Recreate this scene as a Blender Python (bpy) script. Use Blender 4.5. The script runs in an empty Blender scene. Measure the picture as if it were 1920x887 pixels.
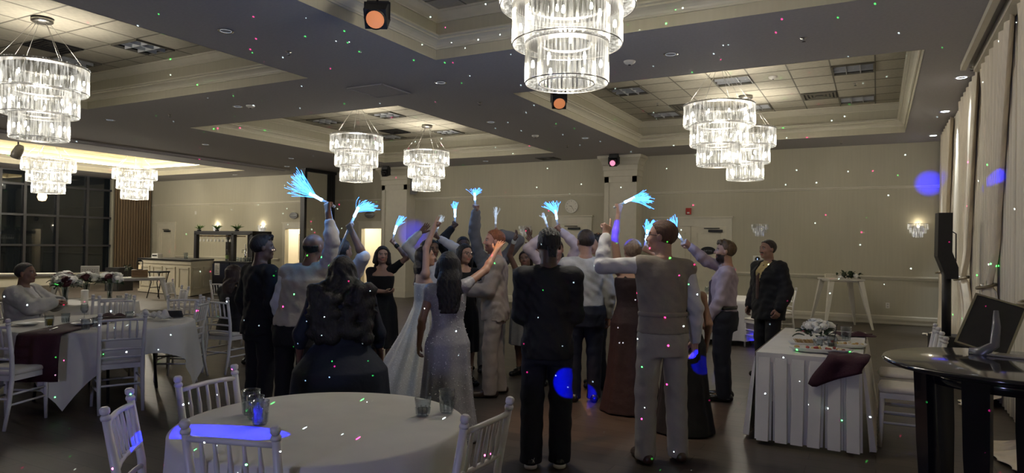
import bpy, math, random
import numpy as np
from mathutils import Matrix, Vector

scn = bpy.context.scene
col = scn.collection
random.seed(7)
rng = np.random.default_rng(7)

# ---------------------------------------------------------------- camera
cam_d = bpy.data.cameras.new('camera')
cam_d.sensor_width = 36.0
cam_d.lens = 23.914
cam_d.clip_end = 200
cam = bpy.data.objects.new('camera', cam_d)
col.objects.link(cam)
CAM_R = (0.880966, 0.472976, 0.013837)
CAM_U = (-0.005608, -0.018804, 0.999807)
CAM_F = (-0.473146, 0.880874, 0.013913)
cam.matrix_world = Matrix((
    (CAM_R[0], CAM_U[0], -CAM_F[0], 0.0),
    (CAM_R[1], CAM_U[1], -CAM_F[1], 0.0),
    (CAM_R[2], CAM_U[2], -CAM_F[2], 1.62),
    (0, 0, 0, 1)))
scn.camera = cam

# ---------------------------------------------------------------- world, view
vs = scn.view_settings
vs.view_transform = 'Standard'
vs.look = 'None'
vs.gamma = 1.0
vs.use_curve_mapping = False
vs.exposure = 0.35
world = bpy.data.worlds.new('night')
scn.world = world
world.use_nodes = True
bg = world.node_tree.nodes['Background']
bg.inputs[0].default_value = (0.35, 0.42, 0.6, 1)
bg.inputs[1].default_value = 0.012
scn.cycles.max_bounces = 6
scn.cycles.transparent_max_bounces = 24
scn.cycles.sample_clamp_indirect = 4.0
scn.cycles.caustics_reflective = False
scn.cycles.caustics_refractive = False

# ---------------------------------------------------------------- room lights that are not lamps in view
CHANDELIER_W = 78.0      # one crystal chandelier, all tiers
def light(name, kind, loc, power, colour=(1, 1, 1), radius=0.05, aim=None, **kw):
    d = bpy.data.lights.new(name, kind)
    d.energy = power
    d.color = colour
    if kind == 'AREA':
        d.shape = 'RECTANGLE'
        d.size, d.size_y = kw['size']
    else:
        d.shadow_soft_size = radius
    if kind == 'SPOT':
        d.spot_size = math.radians(kw.get('angle', 30))
        d.spot_blend = kw.get('blend', 0.4)
    o = bpy.data.objects.new(name, d)
    col.objects.link(o)
    o.location = loc
    if aim is not None:
        o.rotation_euler = (Vector(aim) - Vector(loc)).to_track_quat('-Z', 'Y').to_euler()
    return o

# the disc jockey's effect light stands behind the camera: blue moving beams ...
DJ = (0.15, -1.6, 2.35)
DJ2 = (0.95, 3.55, 2.3)         # its twin on a stand by the drapes, outside the picture
BLUE = (0.0, 0.004, 1.0)
for src, aim, ang, pw, bl in ((DJ2, (-2.60, 2.10, 0.76), 3.6, 9000, .25), (DJ2, (-2.95, 1.86, 0.62), 1.0, 9000, .3), (DJ, (-2.04, 4.75, 0.58), 1.9, 26000, .3),
                              ((-3.0, -.6, 3.9), (-2.25, 6.50, 1.76), 1.9, 11000, .3), (DJ, (-1.33, 5.95, 0.62), 1.3, 16000, .4), (DJ, (0.98, 17.2, 3.10), 1.9, 30000, .8),
                              (DJ, (1.10, 8.70, 2.42), 1.0, 9000, .8), (DJ, (-12.45, 16.8, 1.95), 2.6, 22000, 1.0)):
    light('blue_beam', 'SPOT', src, pw, BLUE, 0.0, aim, angle=ang, blend=bl)
light('violet_wash', 'SPOT', (-1.4, -3.2, 1.5), 160, (.50, .52, 1.0), .25, (-3.6, 5.0, 2.6), angle=130, blend=1.0)
# ... and its laser: one point of light behind a star-dot screen
las = light('laser_dots', 'POINT', (-0.9, -1.2, 1.35), 1.0, (1, 1, 1), 0.0)
las.data.use_nodes = True
nt = las.data.node_tree
for n in list(nt.nodes):
    nt.nodes.remove(n)
out = nt.nodes.new('ShaderNodeOutputLight')
em = nt.nodes.new('ShaderNodeEmission')
tc = nt.nodes.new('ShaderNodeTexCoord')
nt.links.new(em.outputs[0], out.inputs[0])
prev = None
for scale, thr, colr, off in ((46, .048, (0.05, 1, 0.12, 1), 0.0), (42, .046, (1, 0.03, 0.25, 1), 3.1), (60, .056, (0.7, 0.95, 1, 1), 7.7)):
    mp = nt.nodes.new('ShaderNodeMapping')
    mp.inputs['Location'].default_value = (off, off * 0.7, off * 1.3)
    vo = nt.nodes.new('ShaderNodeTexVoronoi')
    vo.inputs['Scale'].default_value = scale
    lt = nt.nodes.new('ShaderNodeMath')
    lt.operation = 'LESS_THAN'
    lt.inputs[1].default_value = thr
    mx = nt.nodes.new('ShaderNodeVectorMath')
    mx.operation = 'SCALE'
    mx.inputs[0].default_value = colr[:3]
    nt.links.new(tc.outputs['Normal'], mp.inputs[0])
    nt.links.new(mp.outputs[0], vo.inputs['Vector'])
    nt.links.new(vo.outputs['Distance'], lt.inputs[0])
    nt.links.new(lt.outputs[0], mx.inputs['Scale'])
    if prev is None:
        prev = mx
    else:
        ad = nt.nodes.new('ShaderNodeVectorMath')
        nt.links.new(prev.outputs[0], ad.inputs[0])
        nt.links.new(mx.outputs[0], ad.inputs[1])
        prev = ad
nt.links.new(prev.outputs[0], em.inputs[0])
em.inputs[1].default_value = 38000.0

# ---------------------------------------------------------------- materials
MATS = {}
def mat(name, c, rough=0.6, metal=0.0, var=0.0, vscale=20.0, bump=0.0, bscale=60.0, emit=None, estr=0.0, spec=0.5, trans=0.0, stretch=(1, 1, 1), coat=0.0):
    """principled surface with a procedural colour variation and a fine relief"""
    if name in MATS:
        return MATS[name]
    m = bpy.data.materials.new(name)
    m.use_nodes = True
    t = m.node_tree
    b = t.nodes['Principled BSDF']
    b.inputs['Base Color'].default_value = (*c, 1)
    b.inputs['Roughness'].default_value = rough
    b.inputs['Metallic'].default_value = metal
    b.inputs['Specular IOR Level'].default_value = spec
    if trans:
        b.inputs['Transmission Weight'].default_value = trans
    if coat:
        b.inputs['Coat Weight'].default_value = coat
        b.inputs['Coat Roughness'].default_value = 0.05
    if emit:
        b.inputs['Emission Color'].default_value = (*emit, 1)
        b.inputs['Emission Strength'].default_value = estr
    if var or bump:
        co = t.nodes.new('ShaderNodeTexCoord')
        mp = t.nodes.new('ShaderNodeMapping')
        mp.inputs['Scale'].default_value = stretch
        t.links.new(co.outputs['Object'], mp.inputs[0])
    if var:
        n = t.nodes.new('ShaderNodeTexNoise')
        n.inputs['Scale'].default_value = vscale
        n.inputs['Detail'].default_value = 4
        t.links.new(mp.outputs[0], n.inputs['Vector'])
        r = t.nodes.new('ShaderNodeValToRGB')
        r.color_ramp.elements[0].position = 0.3
        r.color_ramp.elements[1].position = 0.7
        r.color_ramp.elements[0].color = (*[x * (1 - var) for x in c], 1)
        r.color_ramp.elements[1].color = (*[min(1, x * (1 + var)) for x in c], 1)
        t.links.new(n.outputs['Fac'], r.inputs[0])
        t.links.new(r.outputs[0], b.inputs['Base Color'])
    if bump:
        n2 = t.nodes.new('ShaderNodeTexNoise')
        n2.inputs['Scale'].default_value = bscale
        n2.inputs['Detail'].default_value = 3
        t.links.new(mp.outputs[0], n2.inputs['Vector'])
        bp = t.nodes.new('ShaderNodeBump')
        bp.inputs['Strength'].default_value = bump
        bp.inputs['Distance'].default_value = 0.01
        t.links.new(n2.outputs['Fac'], bp.inputs['Height'])
        t.links.new(bp.outputs[0], b.inputs['Normal'])
    MATS[name] = m
    return m

def emat(name, c, s):
    if name in MATS:
        return MATS[name]
    m = bpy.data.materials.new(name)
    m.use_nodes = True
    t = m.node_tree
    t.nodes.remove(t.nodes['Principled BSDF'])
    e = t.nodes.new('ShaderNodeEmission')
    e.inputs[0].default_value = (*c, 1)
    e.inputs[1].default_value = s
    t.links.new(e.outputs[0], t.nodes['Material Output'].inputs[0])
    MATS[name] = m
    return m

def crystal(name, glow, tint=(1, .97, .9)):
    """cut glass of a burning chandelier: see-through, glossy, with the lamp's light caught inside the rods"""
    m = bpy.data.materials.new(name)
    m.use_nodes = True
    t = m.node_tree
    t.nodes.remove(t.nodes['Principled BSDF'])
    tr = t.nodes.new('ShaderNodeBsdfTransparent')
    tr.inputs[0].default_value = (.93, .93, .92, 1)
    gl = t.nodes.new('ShaderNodeBsdfGlossy')
    gl.inputs['Roughness'].default_value = 0.2
    gl.inputs[0].default_value = (.6, .6, .58, 1)
    em = t.nodes.new('ShaderNodeEmission')  # uneven glow standing in for lamp light refracted by the glass
    em.inputs[0].default_value = (*tint, 1)
    co = t.nodes.new('ShaderNodeTexCoord')
    mp = t.nodes.new('ShaderNodeMapping')
    mp.inputs['Scale'].default_value = (30, 30, 5)
    n = t.nodes.new('ShaderNodeTexNoise')
    n.inputs['Scale'].default_value = 1.0
    n.inputs['Detail'].default_value = 3
    r = t.nodes.new('ShaderNodeValToRGB')
    r.color_ramp.elements[0].position = 0.44
    r.color_ramp.elements[0].color = (.05, .05, .05, 1)
    r.color_ramp.elements[1].position = 0.68
    r.color_ramp.elements[1].color = (3.0, 3.0, 3.0, 1)
    ml = t.nodes.new('ShaderNodeMath')
    ml.operation = 'MULTIPLY'
    ml.inputs[1].default_value = glow
    t.links.new(co.outputs['Object'], mp.inputs[0])
    t.links.new(mp.outputs[0], n.inputs['Vector'])
    t.links.new(n.outputs['Fac'], r.inputs[0])
    t.links.new(r.outputs[0], ml.inputs[0])
    ge = t.nodes.new('ShaderNodeNewGeometry')
    inv = t.nodes.new('ShaderNodeMath')
    inv.operation = 'SUBTRACT'
    inv.inputs[0].default_value = 1.0
    t.links.new(ge.outputs['Backfacing'], inv.inputs[1])
    m2_ = t.nodes.new('ShaderNodeMath')
    m2_.operation = 'MULTIPLY'
    t.links.new(ml.outputs[0], m2_.inputs[0])
    t.links.new(inv.outputs[0], m2_.inputs[1])
    t.links.new(m2_.outputs[0], em.inputs[1])
    m1 = t.nodes.new('ShaderNodeMixShader')
    m1.inputs[0].default_value = 0.15
    t.links.new(tr.outputs[0], m1.inputs[1])
    t.links.new(gl.outputs[0], m1.inputs[2])
    ad = t.nodes.new('ShaderNodeAddShader')
    t.links.new(m1.outputs[0], ad.inputs[0])
    t.links.new(em.outputs[0], ad.inputs[1])
    t.links.new(ad.outputs[0], t.nodes['Material Output'].inputs[0])
    MATS[name] = m
    return m

def clear_glass(name, tint=(.85, .88, .9), mixf=0.22):
    if name in MATS:
        return MATS[name]
    m = bpy.data.materials.new(name)
    m.use_nodes = True
    t = m.node_tree
    t.nodes.remove(t.nodes['Principled BSDF'])
    tr = t.nodes.new('ShaderNodeBsdfTransparent')
    tr.inputs[0].default_value = (*tint, 1)
    gl = t.nodes.new('ShaderNodeBsdfGlossy')
    gl.inputs['Roughness'].default_value = 0.05
    lw = t.nodes.new('ShaderNodeLayerWeight')
    lw.inputs[0].default_value = mixf
    mx = t.nodes.new('ShaderNodeMixShader')
    t.links.new(lw.outputs['Facing'], mx.inputs[0])
    t.links.new(tr.outputs[0], mx.inputs[1])
    t.links.new(gl.outputs[0], mx.inputs[2])
    t.links.new(mx.outputs[0], t.nodes['Material Output'].inputs[0])
    MATS[name] = m
    return m

# ---------------------------------------------------------------- mesh helpers
def tag(o, label=None, cat=None, group=None, kind=None):
    if label: o['label'] = label
    if cat: o['category'] = cat
    if group: o['group'] = group
    if kind: o['kind'] = kind
    return o

def empty(name, loc=(0, 0, 0), rz=0.0, label=None, cat=None, group=None, kind=None):
    o = bpy.data.objects.new(name, None)
    o.empty_display_size = 0.1
    col.objects.link(o)
    o.location = loc
    o.rotation_euler = (0, 0, rz)
    return tag(o, label, cat, group, kind)

def link_mesh(name, me, m, parent=None, loc=None, rot=None):
    o = bpy.data.objects.new(name, me)
    col.objects.link(o)
    if m is not None and not me.materials:
        me.materials.append(m)
    if parent is not None:
        o.parent = parent
    if loc is not None:
        o.location = loc
    if rot is not None:
        o.rotation_euler = rot
    return o

class MB:
    """collects polygons of ONE thing or part"""
    def __init__(s):
        s.v, s.f, s.sm = [], [], []
    def add(s, vs_, fs, smooth=False):
        n = len(s.v)
        s.v += [tuple(p) for p in vs_]
        s.f += [tuple(i + n for i in q) for q in fs]
        s.sm += [smooth] * len(fs)
        return s
    def box(s, c, d, rz=0.0, taper=1.0):
        hx, hy, hz = d[0] / 2, d[1] / 2, d[2] / 2
        cz, sz = math.cos(rz), math.sin(rz)
        p = []
        for z in (-1, 1):
            k = taper if z > 0 else 1.0
            for x, y in ((-1, -1), (1, -1), (1, 1), (-1, 1)):
                X, Y = x * hx * k, y * hy * k
                p.append((c[0] + X * cz - Y * sz, c[1] + X * sz + Y * cz, c[2] + z * hz))
        return s.add(p, [(3, 2, 1, 0), (4, 5, 6, 7), (0, 1, 5, 4), (1, 2, 6, 5), (2, 3, 7, 6), (3, 0, 4, 7)])
    def lo(s, a, b):
        return s.box([(a[i] + b[i]) / 2 for i in range(3)], [abs(b[i] - a[i]) for i in range(3)])
    def tube(s, pts, r, n=8, cap=True, smooth=True, squash=None):
        pts = [Vector(p) for p in pts]
        rs = r if isinstance(r, (list, tuple)) else [r] * len(pts)
        V, Fc = [], []
        up = None
        for i, p in enumerate(pts):
            d = (pts[min(i + 1, len(pts) - 1)] - pts[max(i - 1, 0)]).normalized()
            if up is None:
                up = Vector((0, 0, 1)) if abs(d.z) < .9 else Vector((1, 0, 0))
            a = (up - d * up.dot(d))
            if a.length < 1e-6:
                a = d.orthogonal()
            a.normalize()
            up = a
            b = d.cross(a)
            for k in range(n):
                t = 2 * math.pi * k / n
                V.append(p + (a * math.cos(t) + b * math.sin(t) * (squash or 1)) * rs[i])
        for i in range(len(pts) - 1):
            for k in range(n):
                k2 = (k + 1) % n
                Fc.append((i * n + k, i * n + k2, (i + 1) * n + k2, (i + 1) * n + k))
        s.add(V, Fc, smooth)
        if cap:
            m = len(s.v) - len(V)
            s.f.append(tuple(m + k for k in reversed(range(n))))
            s.f.append(tuple(m + (len(pts) - 1) * n + k for k in range(n)))
            s.sm += [False, False]
        return s
    def lathe(s, prof, n=16, c=(0, 0, 0), smooth=True, arc=None):
        V, Fc = [], []
        full = arc is None
        a0, a1 = (0, 2 * math.pi) if full else arc
        m = n if full else n + 1
        for r, z in prof:
            for k in range(m):
                t = a0 + (a1 - a0) * k / n
                V.append((c[0] + r * math.cos(t), c[1] + r * math.sin(t), c[2] + z))
        for i in range(len(prof) - 1):
            for k in range(n):
                k2 = (k + 1) % m
                Fc.append((i * m + k, i * m + k2, (i + 1) * m + k2, (i + 1) * m + k))
        return s.add(V, Fc, smooth)
    def prism(s, poly, z0, z1):
        n = len(poly)
        V = [(p[0], p[1], z0) for p in poly] + [(p[0], p[1], z1) for p in poly]
        Fc = [tuple(reversed(range(n))), tuple(range(n, 2 * n))] + [(k, (k + 1) % n, n + (k + 1) % n, n + k) for k in range(n)]
        return s.add(V, Fc)
    def extr(s, poly3, vec):
        """extrude a 3-D polygon along vec"""
        n = len(poly3)
        V = [tuple(p) for p in poly3] + [tuple(p[i] + vec[i] for i in range(3)) for p in poly3]
        Fc = [tuple(reversed(range(n))), tuple(range(n, 2 * n))] + [(k, (k + 1) % n, n + (k + 1) % n, n + k) for k in range(n)]
        return s.add(V, Fc)
    def ball(s, c, r, n=10, m=6):
        r = r if isinstance(r, (list, tuple)) else (r, r, r)
        V, Fc = [], []
        for i in range(m + 1):
            ph = math.pi * i / m
            for k in range(n):
                t = 2 * math.pi * k / n
                V.append((c[0] + r[0] * math.sin(ph) * math.cos(t), c[1] + r[1] * math.sin(ph) * math.sin(t), c[2] - r[2] * math.cos(ph)))
        for i in range(m):
            for k in range(n):
                Fc.append((i * n + k, i * n + (k + 1) % n, (i + 1) * n + (k + 1) % n, (i + 1) * n + k))
        return s.add(V, Fc, True)
    def mesh(s, name):
        me = bpy.data.meshes.new(name)
        me.from_pydata(s.v, [], s.f)
        me.polygons.foreach_set('use_smooth', s.sm)
        me.update()
        return me
    def build(s, name, m, parent=None, loc=None, rot=None):
        return link_mesh(name, s.mesh(name), m, parent, loc, rot)

def copy_tree(o, parent=None):
    c = o.copy()
    col.objects.link(c)
    c.parent = parent
    for ch in list(o.children):
        copy_tree(ch, c)
    return c

def put(o, loc, rz, label=None, group=None):
    o.location = loc
    o.rotation_euler = (0, 0, rz)
    if label: o['label'] = label
    if group: o['group'] = group
    return o

def text_mesh(name, body, size, m, parent, loc, rot, align='CENTER', depth=0.002):
    cu = bpy.data.curves.new(name, 'FONT')
    cu.body = body
    cu.size = size
    cu.align_x = align
    cu.align_y = 'CENTER'
    cu.extrude = depth
    tmp = bpy.data.objects.new(name + '_tmp', cu)
    col.objects.link(tmp)
    dg = bpy.context.evaluated_depsgraph_get()
    me = bpy.data.meshes.new_from_object(tmp.evaluated_get(dg))
    bpy.data.objects.remove(tmp)
    bpy.data.curves.remove(cu)
    return link_mesh(name, me, m, parent, loc, rot)

def bearing(dx, dy):
    """heading whose forward (+Y turned by it) points along dx, dy"""
    return math.atan2(-dx, dy)
# ================================================================ the room
YB, ZC = 17.2, 4.0                      # back wall, underside of the dropped ceiling
XR, XL, YF = 1.5, -25.9, -5.0           # drape wall, window wall, wall behind the camera

m_wall = mat('wallpaper', (.49, .46, .35), .75, var=.035, vscale=3.0, bump=.12, bscale=120, stretch=(8, 8, .35))
m_ceil = mat('ceiling_paint', (.42, .405, .41), .9, var=.05, vscale=30, bump=.25, bscale=220)
m_trim = mat('trim_paint', (.62, .585, .47), .45, var=.03, vscale=8)
m_tile = mat('ceiling_tile_board', (.46, .43, .34), .9, var=.08, vscale=14, bump=.3, bscale=260)
m_grid = mat('grid_metal', (.15, .14, .11), .6)
m_door = mat('door_paint', (.66, .62, .49), .4, var=.03, vscale=5)
m_black = mat('black_matt', (.012, .012, .014), .5, var=.2, vscale=30)
m_blackgloss = mat('black_gloss', (.008, .008, .012), .12, var=.2, vscale=6, coat=.5)
m_steel = mat('brushed_steel', (.55, .53, .5), .3, 1.0, var=.1, vscale=60)
m_chrome = mat('chrome', (.8, .8, .8), .08, 1.0, var=.03, vscale=40)
m_white = mat('white_plastic', (.78, .76, .7), .4, var=.02, vscale=20)
m_orange = mat('orange_gel', (.75, .28, .13), .35, emit=(1, .35, .13), estr=.35)

# floor of dark planks
def floor_mat():
    m = bpy.data.materials.new('dark_plank_floor')
    m.use_nodes = True
    t = m.node_tree
    b = t.nodes['Principled BSDF']
    co = t.nodes.new('ShaderNodeTexCoord')
    br = t.nodes.new('ShaderNodeTexBrick')
    br.offset = .37
    br.inputs['Color1'].default_value = (.052, .042, .033, 1)
    br.inputs['Color2'].default_value = (.078, .062, .048, 1)
    br.inputs['Mortar'].default_value = (.02, .016, .012, 1)
    br.inputs['Scale'].default_value = 1.0
    br.inputs['Mortar Size'].default_value = .004
    br.inputs['Brick Width'].default_value = 1.25
    br.inputs['Row Height'].default_value = .18
    t.links.new(co.outputs['Object'], br.inputs['Vector'])
    mp = t.nodes.new('ShaderNodeMapping')
    mp.inputs['Scale'].default_value = (2, 26, 1)
    t.links.new(co.outputs['Object'], mp.inputs[0])
    n = t.nodes.new('ShaderNodeTexNoise')
    n.inputs['Scale'].default_value = 2.0
    n.inputs['Detail'].default_value = 6
    t.links.new(mp.outputs[0], n.inputs['Vector'])
    mx = t.nodes.new('ShaderNodeMixRGB')
    mx.blend_type = 'OVERLAY'
    mx.inputs[0].default_value = .55
    t.links.new(br.outputs[0], mx.inputs[1])
    t.links.new(n.outputs['Fac'], mx.inputs[2])
    t.links.new(mx.outputs[0], b.inputs['Base Color'])
    r = t.nodes.new('ShaderNodeMapRange')
    r.inputs['To Min'].default_value = .30
    r.inputs['To Max'].default_value = .48
    t.links.new(n.outputs['Fac'], r.inputs[0])
    t.links.new(r.outputs[0], b.inputs['Roughness'])
    bp = t.nodes.new('ShaderNodeBump')
    bp.inputs['Strength'].default_value = .15
    bp.inputs['Distance'].default_value = .003
    t.links.new(br.outputs['Fac'], bp.inputs['Height'])
    t.links.new(bp.outputs[0], b.inputs['Normal'])
    return m
tag(MB().lo((XL - .1, YF, -.1), (XR, YB + 2.2, 0)).build('floor', floor_mat()), 'dark wood plank floor of the ballroom', kind='structure')

# dropped ceiling with the openings of the trays
XS = [XL, -24.0, -18.5, -12.67, -7.24, -5.02, .48, XR]
YS = [YF, .8, 7.2, 9.3, 15.65, YB]
m = MB()
for i in range(7):
    for j in range(5):
        if (i in (3, 5) and j in (1, 3)) or (i == 1 and j in (1, 2, 3)):
            continue
        m.lo((XS[i], YS[j], ZC), (XS[i + 1], YS[j + 1], ZC + .03))
tag(m.build('ceiling', m_ceil), 'dark matt dropped ceiling between the trays', kind='structure')

def rect_loft(mb, x0, x1, y0, y1, prof):
    V, Fc = [], []
    for d, z in prof:
        V += [(x0 + d, y0 + d, z), (x1 - d, y0 + d, z), (x1 - d, y1 - d, z), (x0 + d, y1 - d, z)]
    for i in range(len(prof) - 1):
        for k in range(4):
            k2 = (k + 1) % 4
            Fc.append((i * 4 + k, i * 4 + k2, (i + 1) * 4 + k2, (i + 1) * 4 + k))
    return mb.add(V, Fc)

ZT = 4.60
PITCH = .635
tile_me = MB().box((0, 0, .006), (PITCH - .016, PITCH - .016, .012)).mesh('tile')
tile_me.materials.append(m_tile)

def troffer_mesh():
    fr = MB()
    h = PITCH / 2 - .004
    for sx in (-1, 1):
        fr.box((sx * (h - .012), 0, .01), (.024, 2 * h, .03))
        fr.box((0, sx * (h - .012), .01), (2 * h, .024, .03))
    lv = MB()
    for k in range(1, 3):
        lv.box((0, -h + k * 2 * h / 3, .02), (2 * h - .05, .012, .05))
    for k in range(1, 3):
        lv.box((-h + k * 2 * h / 3, 0, .02), (.012, 2 * h - .05, .05))
    pan = MB().box((0, 0, .055), (2 * h - .04, 2 * h - .04, .012))
    tb = [MB().tube([(sx, -h + .05, .044), (sx, h - .05, .044)], .008, 6) for sx in (-.2, 0, .2)]
    return fr.mesh('frame'), lv.mesh('louvre'), pan.mesh('reflector'), [q.mesh('tube') for q in tb]
TRO = troffer_mesh()
m_tube = mat('lamp_tube_off', (.75, .76, .78), .4)
m_pan = mat('troffer_reflector', (.48, .55, .62), .45)
def troffer(x, y, label):
    e = empty('ceiling_light', (x, y, ZT - .02), 0, label, 'ceiling light', 'unlit square ceiling lights')
    link_mesh('frame', TRO[0], m_grid, e)
    link_mesh('louvre', TRO[1], mat('louvre_paint', (.42, .43, .44), .45), e)
    link_mesh('reflector', TRO[2], m_pan, e)
    for q in TRO[3]:
        link_mesh('tube', q, m_tube, e)

def vent(x, y, z, label, dark=False, size=.56):
    e = empty('air_vent', (x, y, z - .012), 0, label, 'vent', 'ceiling air vents')
    mm = m_grid if not dark else m_black
    fr = MB()
    for k in range(4):
        h = size / 2 * (1 - k * .23)
        ring = MB()
        for sx in (-1, 1):
            ring.box((sx * h, 0, .008 + .004 * k), (.035, 2 * h, .014))
            ring.box((0, sx * h, .008 + .004 * k), (2 * h + .035, .035, .014))
        ring.build('frame' if k == 0 else 'slat', mm, e)
    MB().box((0, 0, .03), (size - .05, size - .05, .01)).build('duct_face', m_black, e)

def tray(n, x0, x1, y0, y1, ytiles, label, lit=False):
    e = empty('ceiling_tray', ((x0 + x1) / 2, (y0 + y1) / 2, ZC), 0, label, None, None, 'structure')
    ox, oy = (x0 + x1) / 2, (y0 + y1) / 2
    def B(mb, name, mm):
        return mb.build(name, mm, e, (-ox, -oy, -ZC))
    B(rect_loft(MB(), x0, x1, y0, y1, [(0.004, ZC - .003), (0.004, 4.13)]), 'fascia', m_wall)
    B(rect_loft(MB(), x0, x1, y0, y1, [(0, 4.125), (.022, 4.125), (.022, 4.145), (.03, 4.15), (.04, 4.17), (.065, 4.195), (.10, 4.215), (.115, 4.215), (.115, 4.235), (.135, 4.24), (.145, 4.245), (.145, 4.265), (-.0, 4.27)]), 'crown_moulding', m_trim)
    B(rect_loft(MB(), x0, x1, y0, y1, [(0, 4.265), (0, 4.475)]), 'upper_band', m_wall)
    B(rect_loft(MB(), x0, x1, y0, y1, [(0, 4.47), (.02, 4.47), (.02, 4.485), (.05, 4.51), (.10, 4.57), (.115, 4.575), (.115, 4.60)]), 'upper_moulding', m_trim)
    a0, a1, b0, b1 = x0 + .11, x1 - .11, y0 + .11, y1 - .11
    yt = max(ytiles, b0)
    if yt > b0 + .05:
        tag(B(MB().lo((a0, b0, ZT), (a1, yt, ZT + .02)), 'plain_board', m_tile))
    # tile grid
    cx = ox
    gx = [a0] + [x for x in (cx + PITCH * (k + .5) for k in range(-8, 8)) if a0 + .05 < x < a1 - .05] + [a1]
    gy = [yt] + [y for y in (b1 - .30 - PITCH * k for k in range(30)) if yt + .05 < y < b1 - .05][::-1] + [b1]
    g = MB()
    for x in gx[1:-1]:
        g.lo((x - .011, yt, ZT - .002), (x + .011, b1, ZT + .004))
    for y in gy[1:-1]:
        g.lo((a0, y - .011, ZT - .003), (a1, y + .011, ZT + .004))
    B(g, 'grid', m_grid)
    B(MB().lo((a0, yt, ZT + .03), (a1, b1, ZT + .05)), 'plenum_board', m_black)
    skip = set()
    fixtures = []
    for dx in (-3, 0, 3):
        for row in ((3.40, .95) if y1 > 8 else (.95, 3.4)):
            fixtures.append((cx + dx * PITCH, y1 - row - .0, 'light'))
    for dx in (-1.3, 1.3):
        fixtures.append((cx + dx * 1.0, y1 - 1.66, 'vent'))
    occ = []
    for fx, fy, kd in fixtures:
        # snap to the grid cell
        i = min(range(len(gx) - 1), key=lambda i: abs((gx[i] + gx[i + 1]) / 2 - fx))
        j = min(range(len(gy) - 1), key=lambda j: abs((gy[j] + gy[j + 1]) / 2 - fy))
        if gx[i + 1] - gx[i] > .6 and gy[j + 1] - gy[j] > .6:
            skip.add((i, j))
            occ.append(((gx[i] + gx[i + 1]) / 2, (gy[j] + gy[j + 1]) / 2, kd))
    for i in range(len(gx) - 1):
        for j in range(len(gy) - 1):
            if (i, j) in skip:
                continue
            w, d = gx[i + 1] - gx[i], gy[j + 1] - gy[j]
            t = link_mesh('tile', tile_me, None, e, ((gx[i] + gx[i + 1]) / 2 - ox, (gy[j] + gy[j + 1]) / 2 - oy, ZT - ZC))
            t.scale = (w / PITCH, d / PITCH, 1)
    return e, occ

def where(x, y, cx):
    return 'window side' if x < cx - 1 else ('drape side' if x > cx + 1 else 'middle')
TRAYS = []
for n, (x0, x1, y0, y1, yt, lab, short) in enumerate((
        (-5.02, .48, .8, 7.2, 4.4, 'ceiling tray with crown moulding above the largest chandelier', 'tray over the largest chandelier'),
        (-12.67, -7.24, .8, 7.2, 3.6, 'ceiling tray with crown moulding over the white clothed tables', 'tray over the clothed tables'),
        (-5.02, .48, 9.3, 15.65, 11.0, 'ceiling tray with tiled top near the white drapes and back wall', 'tray near the drapes'),
        (-12.67, -7.24, 9.3, 15.65, 10.6, 'ceiling tray with a pair of chandeliers before the panelled pilaster', 'tray by the folding partition'))):
    e, occ = tray(n, x0, x1, y0, y1, yt, lab)
    cx = (x0 + x1) / 2
    for fx, fy, kd in occ:
        far = 'far' if fy > y1 - 1.5 else 'near'
        if kd == 'light':
            troffer(fx, fy, 'unlit square louvred ceiling light, %s %s row of the %s' % (where(fx, fy, cx), far, short))
        else:
            vent(fx, fy, ZT - .01, 'square ceiling air vent, %s of the %s' % (where(fx, fy, cx), short), dark=(x0 < -6))
# the lit tray of the room beyond the partition track: its cove glows warm
x0, x1, y0, y1 = -24.0, -18.5, .8, 15.65
e = empty('ceiling_tray', ((x0 + x1) / 2, (y0 + y1) / 2, ZC), 0, 'bright cove-lit ceiling tray over the bar room', None, None, 'structure')
off = (-(x0 + x1) / 2, -(y0 + y1) / 2, -ZC)
rect_loft(MB(), x0, x1, y0, y1, [(0.004, ZC - .003), (0.004, 4.13)]).build('fascia', m_wall, e, off)
rect_loft(MB(), x0, x1, y0, y1, [(0, 4.125), (.022, 4.125), (.022, 4.145), (.04, 4.17), (.10, 4.215), (.115, 4.235), (.145, 4.245), (.145, 4.265), (.02, 4.27)]).build('crown_moulding', m_trim, e, off)
rect_loft(MB(), x0, x1, y0, y1, [(0.0, 4.265), (0.0, 4.475)]).build('upper_band', m_trim, e, off)
rect_loft(MB(), x0, x1, y0, y1, [(0, 4.47), (.02, 4.485), (.10, 4.57), (.115, 4.60)]).build('upper_moulding', m_trim, e, off)
MB().lo((x0, y0, ZT), (x1, y1, ZT + .02)).build('plain_board', m_trim, e, off)
m_cove = emat('cove_strip', (1, .80, .44), 22.0)
for i, (a, b) in enumerate((((x0 + .03, y0 + .1, 4.272), (x0 + .07, y1 - .1, 4.285)), ((x1 - .07, y0 + .1, 4.272), (x1 - .03, y1 - .1, 4.285)), ((x0 + .1, y1 - .07, 4.272), (x1 - .1, y1 - .03, 4.285)))):
    MB().lo(a, b).build('cove_light_strip', m_cove, e, off)

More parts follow.
